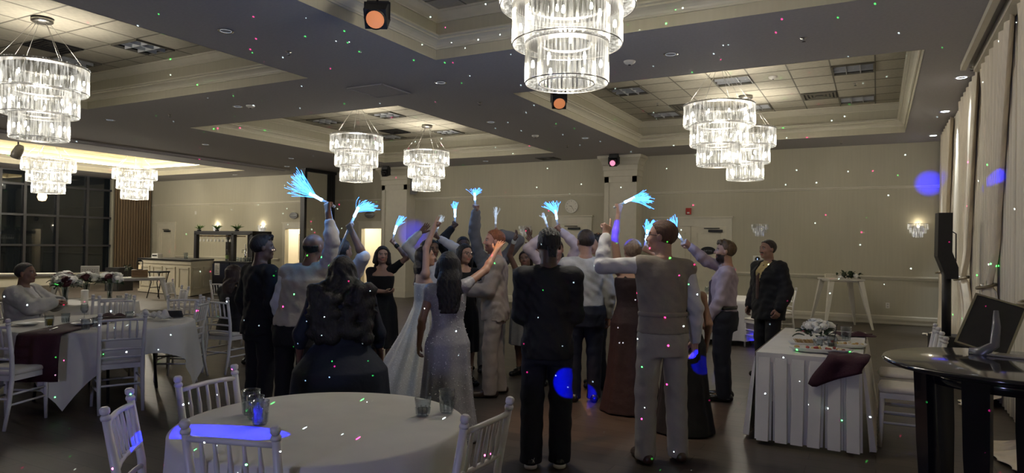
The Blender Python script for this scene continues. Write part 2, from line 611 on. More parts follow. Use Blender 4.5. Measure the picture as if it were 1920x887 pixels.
# ---------------------------------------------------------------- walls
# back wall: pieces around two open doorways (2, 3) that lead to a lit corridor
D2, D3 = (-18.22, -17.42, 2.10), (-14.78, -13.92, 2.12)
m = MB()
for a, b, z0 in ((XL - .2, D2[0], 0), (D2[1], D3[0], 0), (D3[1], XR, 0), (D2[0], D2[1], D2[2]), (D3[0], D3[1], D3[2])):
    m.lo((a, YB, z0), (b, YB + .14, ZC + .03))
tag(m.build('wall_back', m_wall), 'beige striped wallpaper wall across the far end', kind='structure')
m_corr = mat('corridor_paint', (.8, .75, .64), .7, var=.03, vscale=4)
for a, b in ((D2[0] - .5, D2[1] + .5), (D3[0] - .5, D3[1] + .5)):
    c = MB().lo((a, YB + 1.7, 0), (b, YB + 1.75, 2.6)).lo((a - .05, YB + .14, 0), (a, YB + 1.7, 2.6)).lo((b, YB + .14, 0), (b + .05, YB + 1.7, 2.6)).lo((a, YB + .14, 2.55), (b, YB + 1.7, 2.6))
    tag(c.build('wall_corridor', m_corr), 'pale corridor wall seen through an open doorway', kind='structure')
    light('corridor_lamp', 'POINT', ((a + b) / 2, YB + .9, 2.3), 42, (1, .88, .68), .1)
tag(MB().lo((XL - .2, YF, 0), (XL - .05, 8.4, ZC)).lo((XL - .2, 8.4, 0), (XL - .05, YB, .42)).lo((XL - .2, 15.75, .42), (XL - .05, YB, ZC)).build('wall_left', m_wall), 'wall around the tall dark windows', kind='structure')
tag(MB().lo((XR, YF, 0), (XR + .15, YB, ZC)).build('wall_right', m_wall), 'side wall behind the white drapes', kind='structure')
tag(MB().lo((XL - .2, YF - .15, 0), (XR + .15, YF, ZC)).build('wall_front', m_wall), 'wall behind the camera', kind='structure')

# mouldings of the back wall
PIL = ((-6.28, -5.41), (-13.62, -12.66))
def trims(z0, z1, dep, name, label, gaps):
    xs = sorted(gaps)
    segs, cur = [], XL
    for a, b in xs:
        if a > cur:
            segs.append((cur, a))
        cur = max(cur, b)
    segs.append((cur, XR - .1))
    mb = MB()
    for a, b in segs:
        h = z1 - z0
        prof = [(0, z0), (-dep * .5, z0 + h * .1), (-dep * .6, z0 + h * .35), (-dep, z0 + h * .6), (-dep, z0 + h * .9), (-dep * .6, z1), (0, z1)]
        mb.extr([(a, YB + p, z) for p, z in prof], (b - a, 0, 0))
    return tag(mb.build(name, m_trim), label, kind='structure')
doors = [(-25.41, -24.12), (-18.5, -17.15), (-15.05, -13.65), (-8.0, -6.76), (-5.15, -3.09)]
trims(3.0, 3.07, .035, 'trim_1', 'slim pale moulding running high along the back wall', list(PIL))
trims(.98, 1.07, .05, 'trim_2', 'pale chair rail along the back wall', list(PIL) + doors)
trims(0, .2, .03, 'baseboard_back', 'tall cream baseboard along the back wall', list(PIL) + doors)

def pilaster(x0, x1, label):
    e = empty('wall_pilaster', ((x0 + x1) / 2, YB - .22, 0), 0, label, None, None, 'structure')
    w, yf = x1 - x0, -.22
    MB().lo((-w / 2, yf, 0), (w / 2, .219, 3.6)).build('shaft', m_trim, e)
    fr = MB()
    i = .12
    for a, b in (((-w / 2, .3), (-w / 2 + i, 3.45)), ((w / 2 - i, .3), (w / 2, 3.45)), ((-w / 2, 3.3), (w / 2, 3.45)), ((-w / 2, .0), (w / 2, .3))):
        fr.lo((a[0], yf - .02, a[1]), (b[0], yf, b[1]))
    fr.build('panel_frame', m_trim, e)
    cap = MB()
    prof = [(.0, 3.45), (.015, 3.46), (.015, 3.6), (.03, 3.62), (.03, 3.74), (.05, 3.76), (.075, 3.84), (.12, 3.90), (.15, 3.92), (.15, 3.99)]
    V, Fc = [], []
    for d, z in prof:
        V += [(-w / 2 - d, .219, z), (-w / 2 - d, yf - .02 - d, z), (w / 2 + d, yf - .02 - d, z), (w / 2 + d, .219, z)]
    for k in range(len(prof) - 1):
        for q in range(3):
            Fc.append((k * 4 + q, k * 4 + q + 1, (k + 1) * 4 + q + 1, (k + 1) * 4 + q))
    cap.add(V, Fc).build('capital', m_trim, e)
    MB().lo((-w / 2 - .02, yf - .05, 0), (w / 2 + .02, .219, .2)).build('plinth', m_trim, e)
pilaster(*PIL[0], 'cream panelled pilaster between the two closed doors')
pilaster(*PIL[1], 'cream panelled pilaster beside the folding partition')

def casing(e, x0, x1, z1, w=.13, head=.2):
    """architrave round a doorway on the back wall, local to (0, YB, 0)"""
    c = MB()
    c.lo((x0 - w, -.03, 0), (x0, 0, z1)).lo((x1, -.03, 0), (x1 + w, 0, z1))
    c.lo((x0 - w, -.03, z1), (x1 + w, 0, z1 + head)).lo((x0 - w - .03, -.055, z1 + head), (x1 + w + .03, 0, z1 + head + .04))
    c.build('casing', m_trim, e)

def leaf(e, x0, x1, z1, panels=1, swing=0.0, hinge=None):
    d = MB().lo((x0, -.012, .01), (x1, .03, z1)).build('door_leaf', m_door, e)
    w = x1 - x0
    for zz in ((.2, .85), (1.05, z1 - .16)):
        p = MB()
        a, b = x0 + .13, x1 - .13
        for q in (((a, zz[0]), (a + .018, zz[1])), ((b - .018, zz[0]), (b, zz[1])), ((a, zz[0]), (b, zz[0] + .018)), ((a, zz[1] - .018), (b, zz[1]))):
            p.lo((q[0][0], -.024, q[0][1]), (q[1][0], -.012, q[1][1]))
        p.build('panel_moulding', m_door, d)
    return d
def closer(e, x, z):
    b = MB().lo((x - .17, -.075, z - .03), (x + .17, -.012, z + .03)).build('door_closer', m_black, e)
    MB().lo((x - .28, -.05, z + .055), (x + .1, -.035, z + .075)).build('closer_arm', m_black, b)

def sign_oval(name, x, z, lines, label, w=.36, h=.19, y=YB - .03):
    e = empty(name, (x, y, z), 0, label, 'sign')
    n = 32
    MB().extr([(w / 2 * math.cos(2 * math.pi * k / n), 0, h / 2 * math.sin(2 * math.pi * k / n)) for k in range(n)], (0, -.014, 0)).build('plaque', mat('sign_black', (.012, .012, .012), .35, var=.1), e)
    if not lines:            # lettering too small to read in the picture: a band of pale strokes
        b = MB()
        for k in range(13):
            b.lo((-w * .40 + k * w * .062, -.0165, -.018), (-w * .40 + k * w * .062 + w * .040, -.014, .014 + .008 * (k % 3 == 0)))
        b.build('lettering', mat('sign_silver', (.35, .35, .34), .4), e)
    for i, s in enumerate(lines):
        text_mesh('lettering', s, .052, mat('sign_silver', (.35, .35, .34), .4), e, (0, -.0155, (len(lines) - 1) * .028 - i * .056), (math.pi / 2, 0, 0))

e = empty('door_1', (0, YB, 0), 0, 'closed cream panel door behind the bar counter', None, None, 'structure')
casing(e, -25.14, -24.30, 2.13); leaf(e, -25.14, -24.30, 2.13); closer(e, -24.62, 2.02)
e = empty('door_2', (0, YB, 0), 0, 'bright open doorway beside the partition and wall sconce', None, None, 'structure')
casing(e, D2[0], D2[1], 2.10); leaf(e, D2[1] - .05, D2[1], 2.09)
e = empty('door_3', (0, YB, 0), 0, 'bright open doorway right of the partition', None, None, 'structure')
casing(e, D3[0], D3[1], 2.12)
MB().lo((D3[1] - .04, .14, .01), (D3[1], 1.0, 2.1)).build('door_leaf', m_door, e)
e = empty('door_4', (0, YB, 0), 0, 'closed cream door under the wall clock', None, None, 'structure')
casing(e, -7.84, -6.92, 2.24); leaf(e, -7.84, -6.92, 2.24); closer(e, -7.3, 2.12)
e = empty('door_5', (0, YB, 0), 0, 'cream double door with a black oval sign', None, None, 'structure')
casing(e, -5.0, -3.26, 2.18); leaf(e, -5.0, -4.14, 2.18); leaf(e, -4.12, -3.26, 2.18); closer(e, -3.52, 2.06); closer(e, -4.72, 2.06)
sign_oval('door_sign', -3.70, 1.57, ('Staff Only',), 'black oval staff-only sign on the double door', .37, .2, YB - .012)
sign_oval('room_sign', -17.82, 2.57, (), 'black oval sign above the doorway by the sconce', .38, .22)
sign_oval('room_sign', -14.46, 2.57, (), 'black oval sign above the doorway beside the pilaster', .38, .22)

# folding partition parked on its track
e = empty('wall_partition', (-16.0, 16.5, 0), 0, 'tall folding partition parked end-on against the back wall', None, None, 'structure')
MB().lo((-.06, -.62, .05), (.06, .30, 3.88)).build('panel', m_wall, e)
for y in (-.68, .34, .46, .58):
    MB().lo((-.09, y - .05, .02), (.09, y + .05, 3.92)).build('edge_frame', m_black, e)
MB().lo((-.1, -.72, 3.9), (.1, .69, 3.99)).build('head_frame', m_black, e)
tr = MB()
for dx in (-.12, .12):
    tr.lo((-16.95 + dx - .03, YF, 3.955), (-16.95 + dx + .03, 16.0, 3.999))
tag(tr.build('trim_3', m_ceil), 'twin partition track rails on the ceiling', kind='structure')
tag(MB().lo((.92, 2.0, 3.93), (.98, 10.3, 3.999)).lo((1.06, 2.0, 3.90), (1.16, 10.3, 3.999)).build('trim_4', m_trim), 'track box along the drapes on the ceiling', kind='structure')

# ---------------------------------------------------------------- window wall with dark panes
m_frame = mat('window_frame_dark', (.03, .03, .035), .4, var=.1)
m_night = mat('night_glass', (.010, .013, .016), .03, spec=.55, var=.4, vscale=.6)
ybr = [8.4, 10.1, 11.92, 12.68, 13.74, 14.78, 15.68]
zbr = [.42, 1.42, 2.47, 3.52, 4.0]
nwin = 0
for j in range(len(ybr) - 1):
    nwin += 1
    e = empty('window_%d' % nwin, (XL, (ybr[j] + ybr[j + 1]) / 2, 0), 0, 'tall dark window bay, %s from the brown curtain' % ('first second third fourth fifth sixth'.split()[len(ybr) - 2 - j]), None, None, 'structure')
    hw = (ybr[j + 1] - ybr[j]) / 2
    for k in range(4):
        MB().lo((-.05, -hw + .045, zbr[k] + .035), (-.03, hw - .045, zbr[k + 1] - .035)).build('pane', m_night, e)
    f_ = MB()
    for sy in (-1, 1):
        f_.lo((-.12, sy * hw - .045, .42), (.06, sy * hw + .045, 4.0)) if sy < 0 else None
    for z in zbr:
        f_.lo((-.10, -hw, z - .035), (.05, hw, z + .035))
    f_.build('mullion', m_frame, e)
MBf = MB().lo((XL - .1, 8.3, .36), (XL + .12, 15.75, .42))
tag(MBf.build('trim_5', m_trim), 'window sill below the dark panes', kind='structure')
tag(MB().lo((XL - .1, YF, .0), (XL + .02, YB, .2)).build('baseboard_left', m_trim), 'cream baseboard under the windows', kind='structure')

# ---------------------------------------------------------------- ceiling fittings
def downlight(x, y, label, lit=False):
    e = empty('recessed_downlight', (x, y, ZC), 0, label, 'downlight', 'recessed ceiling downlights')
    MB().lathe([(.062, .0), (.085, -.004), (.088, -.001)], 20).build('trim_ring', m_chrome, e)
    MB().lathe([(.062, -.002), (.05, .012), (.03, .024), (0.0, .028)], 20).build('reflector', emat('dim_lens', (.8, .88, 1), .75) if not lit else emat('lit_lens', (.85, .92, 1), 14), e)
DL = [(-6.49, 5.19, 'nearest the lens-side corner of the tray over the clothed tables'), (-5.65, 8.25, 'on the cross beam behind the largest chandelier'),
      (-6.57, 11.31, 'between the two far trays, nearer one'), (-2.25, 8.24, 'on the cross beam beside the smoke detector'),
      (-5.64, 13.82, 'between the two far trays, near the pilaster'), (-9.74, 16.5, 'in front of the back wall beside the far tray'),
      (-9.91, 8.2, 'beside a white detector on the cross beam'), (-13.38, 8.04, 'beyond the tray of the clothed tables'),
      (-14.51, 11.08, 'before the partition track'), (-14.55, 13.89, 'near the partition edge'), (-16.2, 15.3, 'close to the partition head'), (-20.0, 16.5, 'above the bar sconces')]
for x, y, w in DL:
    downlight(x, y, 'small chrome recessed downlight ' + w)
for x, y, w in ((1.0, 11.03, 'nearest of three washing the drapes'), (1.0, 13.59, 'middle of three washing the drapes'), (1.0, 16.32, 'last of three washing the drapes')):
    downlight(x, y, 'lit recessed downlight, ' + w, True)
    light('drape_wash', 'SPOT', (x + .02, y, 3.97), 150, (.86, .93, 1), .03, (1.16, y, 2.9), angle=44, blend=.7)

def detector(x, y, z, label):
    e = empty('smoke_detector', (x, y, z), 0, label, 'detector')
    MB().lathe([(.075, 0), (.075, -.012), (.06, -.03), (.03, -.045), (0, -.047)], 18).build('housing', m_white, e)
    MB().lathe([(.02, -.046), (.02, -.052), (0, -.053)], 10).build('sensor', m_black, e)
detector(-2.80, 8.32, ZC, 'white smoke detector beside the largest chandelier')
detector(-6.48, 13.06, ZC, 'white smoke detector between the two far trays')
detector(-9.62, 8.23, ZC, 'white smoke detector next to a downlight on the cross beam')
detector(-1.60, 12.4, ZT, 'white smoke detector inside the tray near the drapes')
detector(-8.55, 12.3, ZT, 'small white detector inside the tray by the partition')
def sprinkler(x, y, z, label):
    e = empty('sprinkler_head', (x, y, z), 0, label, 'sprinkler')
    MB().lathe([(.04, 0), (.035, -.006), (.012, -.01), (.010, -.035), (.006, -.04)], 12).build('body', m_steel, e)
    MB().lathe([(.022, -.042), (.022, -.045), (0, -.046)], 12).build('deflector', m_black, e)
for x, y, z, w in ((-.74, 8.23, ZC, 'on the cross beam near the drapes'), (-6.47, 6.1, ZC, 'between the two nearest trays'), (-5.84, 9.67, ZC, 'between the far trays behind the access panel'),
                   (-6.44, 14.68, ZC, 'before the pilaster'), (1.06, 10.46, ZC, 'at the end of the drape track'), (-11.73, 8.18, ZC, 'on the cross beam beyond the clothed tables'),
                   (-.71, 16.49, ZC, 'near the far corner by the drapes'), (-.36, 13.5, ZT, 'inside the tray near the drapes'), (-4.0, 13.7, ZT, 'in the tray behind the largest chandelier')):
    sprinkler(x, y, z, 'small sprinkler head ' + w)
e = empty('access_panel', (-6.82, 8.28, ZC), 0, 'flush square access panel on the ceiling cross beam', 'panel')
MB().box((0, 0, -.005), (.60, .64, .01)).build('plate', m_ceil, e)
fr = MB()
for sx in (-1, 1):
    fr.box((sx * .325, 0, -.007), (.03, .70, .014)).box((0, sx * .345, -.007), (.68, .03, .014))
fr.build('frame', m_ceil, e)
vent(-7.85, 16.62, ZC - .004, 'slim air vent on the ceiling before the wall clock', True, .5)

# spotlights with orange gel, moving-head lights, speakers
def par_can(x, y, z, rz, tilt, label, wash):
    e = empty('stage_spotlight', (x, y, z), rz, label, 'spotlight')
    MB().box((0, 0, .42), (.12, .12, .03)).tube([(0, 0, .43), (0, 0, -.10)], .012, 8).build('mount', m_black, e)
    y_ = MB()
    for sx in (-1, 1):
        y_.box((sx * .125, 0, -.18), (.012, .03, .17))
    y_.box((0, 0, -.10), (.26, .03, .012)).build('yoke', m_black, e)
    h = MB().box((0, 0, 0), (.22, .26, .2)).box((0, -.16, 0), (.16, .08, .15)).build('housing', m_black, e, (0, 0, -.22), (tilt, 0, 0))
    MB().lathe([(.105, 0), (.105, .012), (.09, .014)], 20).build('lens_ring', m_black, h, (0, .13, 0), (-math.pi / 2, 0, 0))
    MB().lathe([(.095, .008), (.06, .014), (0, .016)], 20).build('gel', m_orange, h, (0, .13, 0), (-math.pi / 2, 0, 0))
par_can(-4.45, 5.35, 4.15, math.radians(-150), math.radians(-38), 'black spotlight with orange gel at the edge of the nearest tray', 1)
par_can(-4.42, 9.72, 4.15, math.radians(-150), math.radians(-38), 'black spotlight with orange gel hidden below the largest chandelier', 1)
light('orange_pool', 'SPOT', (-4.2, 5.1, 3.75), 200, (1, .42, .14), .06, (-2.35, 5.95, 0), angle=30, blend=.9)
light('orange_pool', 'SPOT', (-4.2, 9.5, 3.75), 200, (1, .42, .14), .06, (-2.3, 6.9, 0), angle=28, blend=.9)
def moving_head(x, y, z, rz, label, lens):
    e = empty('moving_head_light', (x, y, z), rz, label, 'stage light')
    MB().tube([(-.12, 0, -.02), (.12, 0, -.02)], .02, 8).build('clamp_bar', m_black, e)
    MB().box((0, 0, -.07), (.22, .16, .08)).build('base', m_black, e)
    for sx in (-1, 1):
        MB().box((sx * .125, 0, -.17), (.03, .10, .18)).build('arm', m_black, e)
    h = MB().box((0, 0, 0), (.19, .2, .18)).build('head', m_black, e, (0, 0, -.21), (math.radians(20), 0, 0))
    MB().lathe([(.07, 0), (.07, .02), (.05, .022), (0, .024)], 16).build('lens', lens, h, (0, -.1, 0), (math.pi / 2, 0, 0))
moving_head(-5.92, 16.45, ZC, 0, 'black moving-head light before the pilaster capital near the clock', emat('pink_lens', (1, .25, .4), 1.2))
moving_head(-13.2, 16.4, ZC, 0, 'black moving-head light before the pilaster by the partition', m_blackgloss)
e = empty('line_speaker', (-12.40, 16.72, 3.14), math.radians(20), 'grey column loudspeaker on the pilaster by the partition', 'speaker')
sp = MB().extr([(-.09, -.02, .0), (-.09, -.02, .66), (-.09, .17, .66), (-.09, .17, .12)], (.2, 0, 0)).build('cabinet', mat('speaker_grey', (.24, .24, .23), .6, var=.1), e)
MB().extr([(-.08, -.028, .02), (-.08, -.028, .64), (-.08, -.02, .64), (-.08, -.02, .02)], (.18, 0, 0)).build('grille', mat('speaker_grille', (.16, .16, .16), .7, bump=.5, bscale=500), sp)
e = empty('stage_spotlight', (-20.6, 9.9, 4.25), math.radians(25), 'grey tilted spotlight above the bar-room chandeliers', 'spotlight')
MB().box((0, 0, .33), (.3, .06, .04)).tube([(0, 0, .34), (0, 0, -.12)], .02).build('clamp', m_black, e)
h = MB().lathe([(.0, 0), (.13, .01), (.14, .12), (.11, .3), (.07, .38), (0, .39)], 18).build('housing', mat('lamp_grey', (.10, .10, .10), .4, var=.2), e, (-.08, 0, -.42), (0, math.radians(24), 0))
MB().lathe([(.12, -.004), (0, -.006)], 18).build('lens', m_blackgloss, h)
# ================================================================ chandeliers
m_cry = crystal('chandelier_crystal', .14)
m_cry.cycles.emission_sampling = 'NONE'
m_bulb = emat('chandelier_bulb', (1, .95, .84), 30)
m_bulb.cycles.emission_sampling = 'NONE'
m_cable = mat('suspension_cable', (.5, .48, .44), .35, .8)
TIERS = ((.55, 3.61, 3.93, 104), (.445, 3.29, 3.61, 86), (.335, 2.97, 3.29, 64))
BULBS = (10, 8, 6)

def rod(mb, x, y, z0, z1, w, a):
    c, s = math.cos(a), math.sin(a)
    V = []
    for z, k in ((z0, .75), (z0 + .012, 1), (z1, 1)):
        for dx, dy in ((w * .5 * k, 0), (0, w * .5 * k), (-w * .5 * k, 0), (0, -w * .5 * k)):
            V.append((x + dx * c - dy * s, y + dx * s + dy * c, z))
    Fc = [(3, 2, 1, 0)]
    for i in range(2):
        for k in range(4):
            Fc.append((i * 4 + k, i * 4 + (k + 1) % 4, i * 4 + 4 + (k + 1) % 4, i * 4 + 4 + k))
    mb.add(V, Fc)

def chandelier(single, label):
    e = empty('crystal_chandelier', (0, 0, 0), 0, label, 'chandelier', 'tiered crystal chandeliers')
    MB().lathe([(0, 4.585), (.13, 4.585), (.13, 4.55), (.11, 4.535), (0, 4.53)], 20).build('canopy', m_steel, e)
    for k in range(6):
        a = k * math.pi / 3 + .3
        MB().tube([(.09 * math.cos(a), .09 * math.sin(a), 4.535), (.52 * math.cos(a), .52 * math.sin(a), 3.94)], .003, 5).build('cable', m_cable, e)
    for q, (R, z0, z1, n) in enumerate(TIERS):
        # frame rings with a beaded edge
        r = MB()
        r.lathe([(R + .012, z1 - .004), (R + .012, z1 + .014), (R - .115, z1 + .014), (R - .115, z1 - .004), (R + .012, z1 - .004)], 48, smooth=False)
        fr = r.build('frame_ring', m_steel, e)
        lr = MB()
        for rr in (R + .008, R - .108):
            lr.lathe([(rr - .004, z0 - .008), (rr + .004, z0 - .008), (rr + .004, z0 - .001), (rr - .004, z0 - .001), (rr - .004, z0 - .008)], 48, smooth=False)
        lr.build('lower_ring', m_steel, e)
        bd = MB()
        for k in range(n):
            a = 2 * math.pi * (k + .5) / n
            bd.ball(((R + .012) * math.cos(a), (R + .012) * math.sin(a), z1 + .018), .009, 5, 3)
        tag(bd.build('bead_edge', m_cry, fr), kind='stuff')
        if single:
            mb = MB()
            rod(mb, 0, 0, z0, z1, .0255, 0)
            me = mb.mesh('crystal_rod')
            me.materials.append(m_cry)
            for k in range(n):
                a = 2 * math.pi * k / n
                link_mesh('crystal_rod', me, None, e, (R * math.cos(a), R * math.sin(a), 0), (0, 0, a))
        else:
            mb = MB()
            for k in range(n):
                a = 2 * math.pi * k / n
                rod(mb, R * math.cos(a), R * math.sin(a), z0, z1, .0255, a)
            tag(mb.build('crystal_rods', m_cry, e), kind='stuff')
        mb = MB()
        n2 = int(n * .5)
        for k in range(n2):
            a = 2 * math.pi * k / n2
            rod(mb, (R - .105) * math.cos(a), (R - .105) * math.sin(a), z0 + .005, z1, .026, a)
        tag(mb.build('inner_crystals', m_cry, e), kind='stuff')
        mb = MB()
        n3 = int(n * .8)
        for k in range(n3):
            a = 2 * math.pi * k / n3
            c, s = math.cos(a), math.sin(a)
            w = .011
            V = []
            for rr, zz, ww in ((R - .105, z0 - .004, w * .7), (R + .004, z0 - .004, w), (R + .004, z0 + .012, w), (R - .105, z0 + .012, w * .7)):
                for sd in (-1, 1):
                    V.append((rr * c - sd * ww * s, rr * s + sd * ww * c, zz))
            mb.add(V, [(0, 1, 3, 2), (2, 3, 5, 4), (4, 5, 7, 6), (6, 7, 1, 0), (0, 2, 4, 6), (1, 7, 5, 3)])
        tag(mb.build('bottom_crystals', m_cry, e), kind='stuff')
        for k in range(BULBS[q]):
            a = 2 * math.pi * (k + .3) / BULBS[q]
            b = MB().lathe([(0, -.032), (.012, -.026), (.016, -.006), (.010, .018), (.008, .03), (0, .03)], 8)
            b.build('bulb', m_bulb, e, ((R - .055) * math.cos(a), (R - .055) * math.sin(a), (z0 + z1) / 2))
    return e

def lamp_lights(x, y, power, colour=(1, .92, .80), sc=1.0):
    for q, (R, z0, z1, n) in enumerate(TIERS):
        light('chandelier_light', 'POINT', (x, y, (z0 + z1) / 2), power * (.42, .33, .25)[q], colour, R * .2 * sc)

near = put(chandelier(True, 'largest crystal chandelier, cut off by the top of the picture'), (-2.27, 5.14, 0), .1)
proto = chandelier(False, '')
CH = ((-2.27, 11.26, 'front chandelier of the pair near the drapes', 1), (-2.27, 13.75, 'rear chandelier of the pair near the drapes', 1),
      (-9.92, 5.02, 'large crystal chandelier above the clothed tables', 1.0), (-9.9, 11.3, 'front chandelier of the pair by the pilaster', 1.0), (-9.9, 13.88, 'rear chandelier of the pair by the pilaster', 1),
      (-21.2, 11.0, 'blazing chandelier before the dark windows', 1.2), (-21.2, 13.6, 'blazing chandelier before the brown curtain', 1.15))
for i, (x, y, lab, sc) in enumerate(CH):
    c = proto if i == 0 else copy_tree(proto)
    put(c, (x, y, 0), .37 * i, lab)
    c.scale = (sc, sc, 1)
    lamp_lights(x, y, CHANDELIER_W * (4.2 if x < -20 else 1.0))
lamp_lights(-2.27, 5.14, CHANDELIER_W * 1.4)
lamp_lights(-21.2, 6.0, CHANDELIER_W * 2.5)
# small hanging globe under the window chandelier
e = empty('globe_pendant', (-22.3, 11.4, 0), 0, 'small glowing globe lamp hanging below the window chandelier', 'pendant')
MB().tube([(0, 0, 4.6), (0, 0, 3.02)], .004, 5).build('cord', m_cable, e)
MB().lathe([(0, 2.78), (.09, 2.80), (.13, 2.9), (.11, 3.0), (.05, 3.03), (0, 3.03)], 16).build('globe', emat('globe_glow', (1, .72, .36), 2.5), e)

# wall sconces of crystal
def sconce(x, z, label, lit):
    e = empty('wall_sconce', (x, YB, z), 0, label, 'sconce', 'crystal wall sconces')
    MB().lo((-.09, -.02, -.12), (.09, 0, .10)).build('back_plate', m_steel, e)
    mc = m_cry if lit else (MATS.get('dim_crystal') or crystal('dim_crystal', .05))  # unlit crystals keep a faint glow put into their material
    for q, (R, z0, z1) in enumerate(((.185, .02, .14), (.15, -.06, .05), (.10, -.14, -.03))):
        MB().lathe([(R, z1), (R, z1 + .008), (R - .02, z1 + .008)], 20, arc=(math.pi, 2 * math.pi)).build('ring', m_steel, e)
        for k in range(11 - 2 * q):
            a = math.pi + math.pi * (k + .5) / (11 - 2 * q)
            mb = MB()
            rod(mb, R * math.cos(a), R * math.sin(a) * .8, z0 - .02 * math.sin((a - math.pi)) , z1, .036, a)
            mb.build('crystal', mc, e)
    if lit:
        MB().ball((0, -.07, .08), .022).build('bulb', emat('sconce_bulb', (1, .94, .82), 8), e)
        light('sconce_light', 'POINT', (x, YB - .09, z + .17), (1.0, 2.6)[lit - 1], (1, .86, .62), .03)
sconce(-2.48, 2.08, 'unlit crystal wall sconce above the moustached man', 0)
sconce(.78, 2.08, 'lit crystal wall sconce beside the drapes', 1)
sconce(-8.81, 2.05, 'dim crystal wall sconce behind the raised hands', 0)
sconce(-19.35, 2.09, 'lit crystal wall sconce by the bright doorway', 2)
sconce(-21.74, 2.09, 'lit crystal wall sconce above the bar shelf plants', 2)

# clock, alarm, thermostat, outlet
e = empty('wall_clock', (-7.39, YB - .003, 2.73), 0, 'round white wall clock above a closed door', 'clock')
MB().lathe([(.185, 0), (.19, .03), (.175, .04), (.172, .034)], 40).build('rim', m_white, e, None, (math.pi / 2, 0, 0))
MB().lathe([(.175, .030), (0, .031)], 40).build('dial', mat('clock_dial', (.74, .71, .62), .5, var=.02), e, None, (math.pi / 2, 0, 0))
m_num = mat('clock_numerals', (.12, .11, .09), .6)
for h in range(1, 13):
    a = math.radians(90 - 30 * h)
    text_mesh('numeral', str(h), .042, m_num, e, (.14 * math.cos(a), -.033, .14 * math.sin(a)), (math.pi / 2, 0, 0), depth=.0005)
for ang, ln, w in ((90 - 282, .075, .012), (90 - 144, .125, .009)):
    a = math.radians(ang)
    MB().extr([(-.02 * math.cos(a) - w / 2 * math.sin(a), 0, -.02 * math.sin(a) + w / 2 * math.cos(a)), (-.02 * math.cos(a) + w / 2 * math.sin(a), 0, -.02 * math.sin(a) - w / 2 * math.cos(a)),
               (ln * math.cos(a) + w / 3 * math.sin(a), 0, ln * math.sin(a) - w / 3 * math.cos(a)), (ln * math.cos(a) - w / 3 * math.sin(a), 0, ln * math.sin(a) + w / 3 * math.cos(a))], (0, -.002, 0)).build('hand', m_num, e, (0, -.036, 0))
e = empty('fire_alarm', (-4.19, YB - .002, 2.555), 0, 'small red fire alarm above the double door', 'alarm')
MB().box((0, -.025, 0), (.13, .05, .16)).build('housing', mat('alarm_red', (.42, .03, .02), .4, var=.05), e)
MB().box((0, -.053, -.04), (.06, .008, .035)).build('strobe', m_white, e)
e = empty('thermostat', (-2.53, YB - .002, 1.385), 0, 'white wall controller with a round black display beside the suited man', 'thermostat')
MB().box((0, -.012, 0), (.21, .024, .17)).build('plate', m_white, e)
MB().lathe([(.06, 0), (.06, .012), (0, .014)], 24).build('dial', m_black, e, (0, -.024, 0), (math.pi / 2, 0, 0))
MB().lo((-.008, -.0395, -.02), (.008, -.0375, .02)).build('display', emat('blue_digit', (.35, .55, 1), 1.2), e)
def outlet(x, y, z, label, rz=0):
    e = empty('power_outlet', (x, y, z), rz, label, 'outlet')
    MB().box((0, -.005, 0), (.075, .01, .12)).build('plate', m_white, e)
    for dz in (-.026, .026):
        MB().box((0, -.012, dz), (.034, .005, .03)).build('socket', mat('socket_grey', (.5, .48, .43), .5), e)
outlet(.21, YB - .001, .42, 'white power outlet low on the wall between high table and drapes')
outlet(-23.0, YB - .001, 2.72, 'small white wall plate high above the bar')

# ================================================================ drapes
m_drape = mat('ivory_drape', (.88, .81, .66), .85, var=.06, vscale=3, stretch=(1, 6, .3))
m_swag = mat('ivory_swag', (.88, .79, .63), .8, var=.08, vscale=4, stretch=(1, 6, .3))
def drape_grid(name, fn, nu, nv, mm, thick=0.004):
    V, Fc = [], []
    for j in range(nv + 1):
        for i in range(nu + 1):
            V.append(fn(-1 + 2 * i / nu, j / nv))
    for j in range(nv):
        for i in range(nu):
            a = j * (nu + 1) + i
            Fc.append((a, a + 1, a + nu + 2, a + nu + 1))
    mb = MB().add(V, Fc, True)
    o = mb.build(name, mm)
    s_ = o.modifiers.new('thickness', 'SOLIDIFY')
    s_.thickness = thick
    return o
def sheer(k, y0, y1, label):
    ph = random.uniform(0, 6)
    yc, hw = (y0 + y1) / 2, (y1 - y0) / 2
    n = 2 * math.pi * 4.5
    def fn(u, v):
        z = 3.97 * (1 - v) + .015
        a = .024 + .02 * v
        return (1.19 + a * .8 * math.sin(n * u + ph + .5 * math.sin(3 * u + ph) + .4 * v), yc + hw * u * 1.02 + .012 * math.sin(n * u * 2 + ph), z)
    tag(drape_grid('sheer_curtain', fn, 72, 10, m_drape), label, 'curtain', 'floor-length ivory sheers on the drape wall')
ys = [17.1, 15.6, 14.1, 12.6, 11.1, 9.6, 8.1, 6.6, 5.1, 3.6, 2.1, .6]
names = ['at the far corner', 'second from the far corner', 'third from the far corner', 'beside the column speaker', 'behind the column speaker pole', 'between two tied swags', 'behind the framed board', 'behind the black round table, farther', 'behind the black round table', 'nearest the camera in view', 'just outside the picture']
for k in range(len(ys) - 1):
    sheer(k, ys[k + 1], ys[k], 'ivory floor-length sheer curtain ' + names[k])
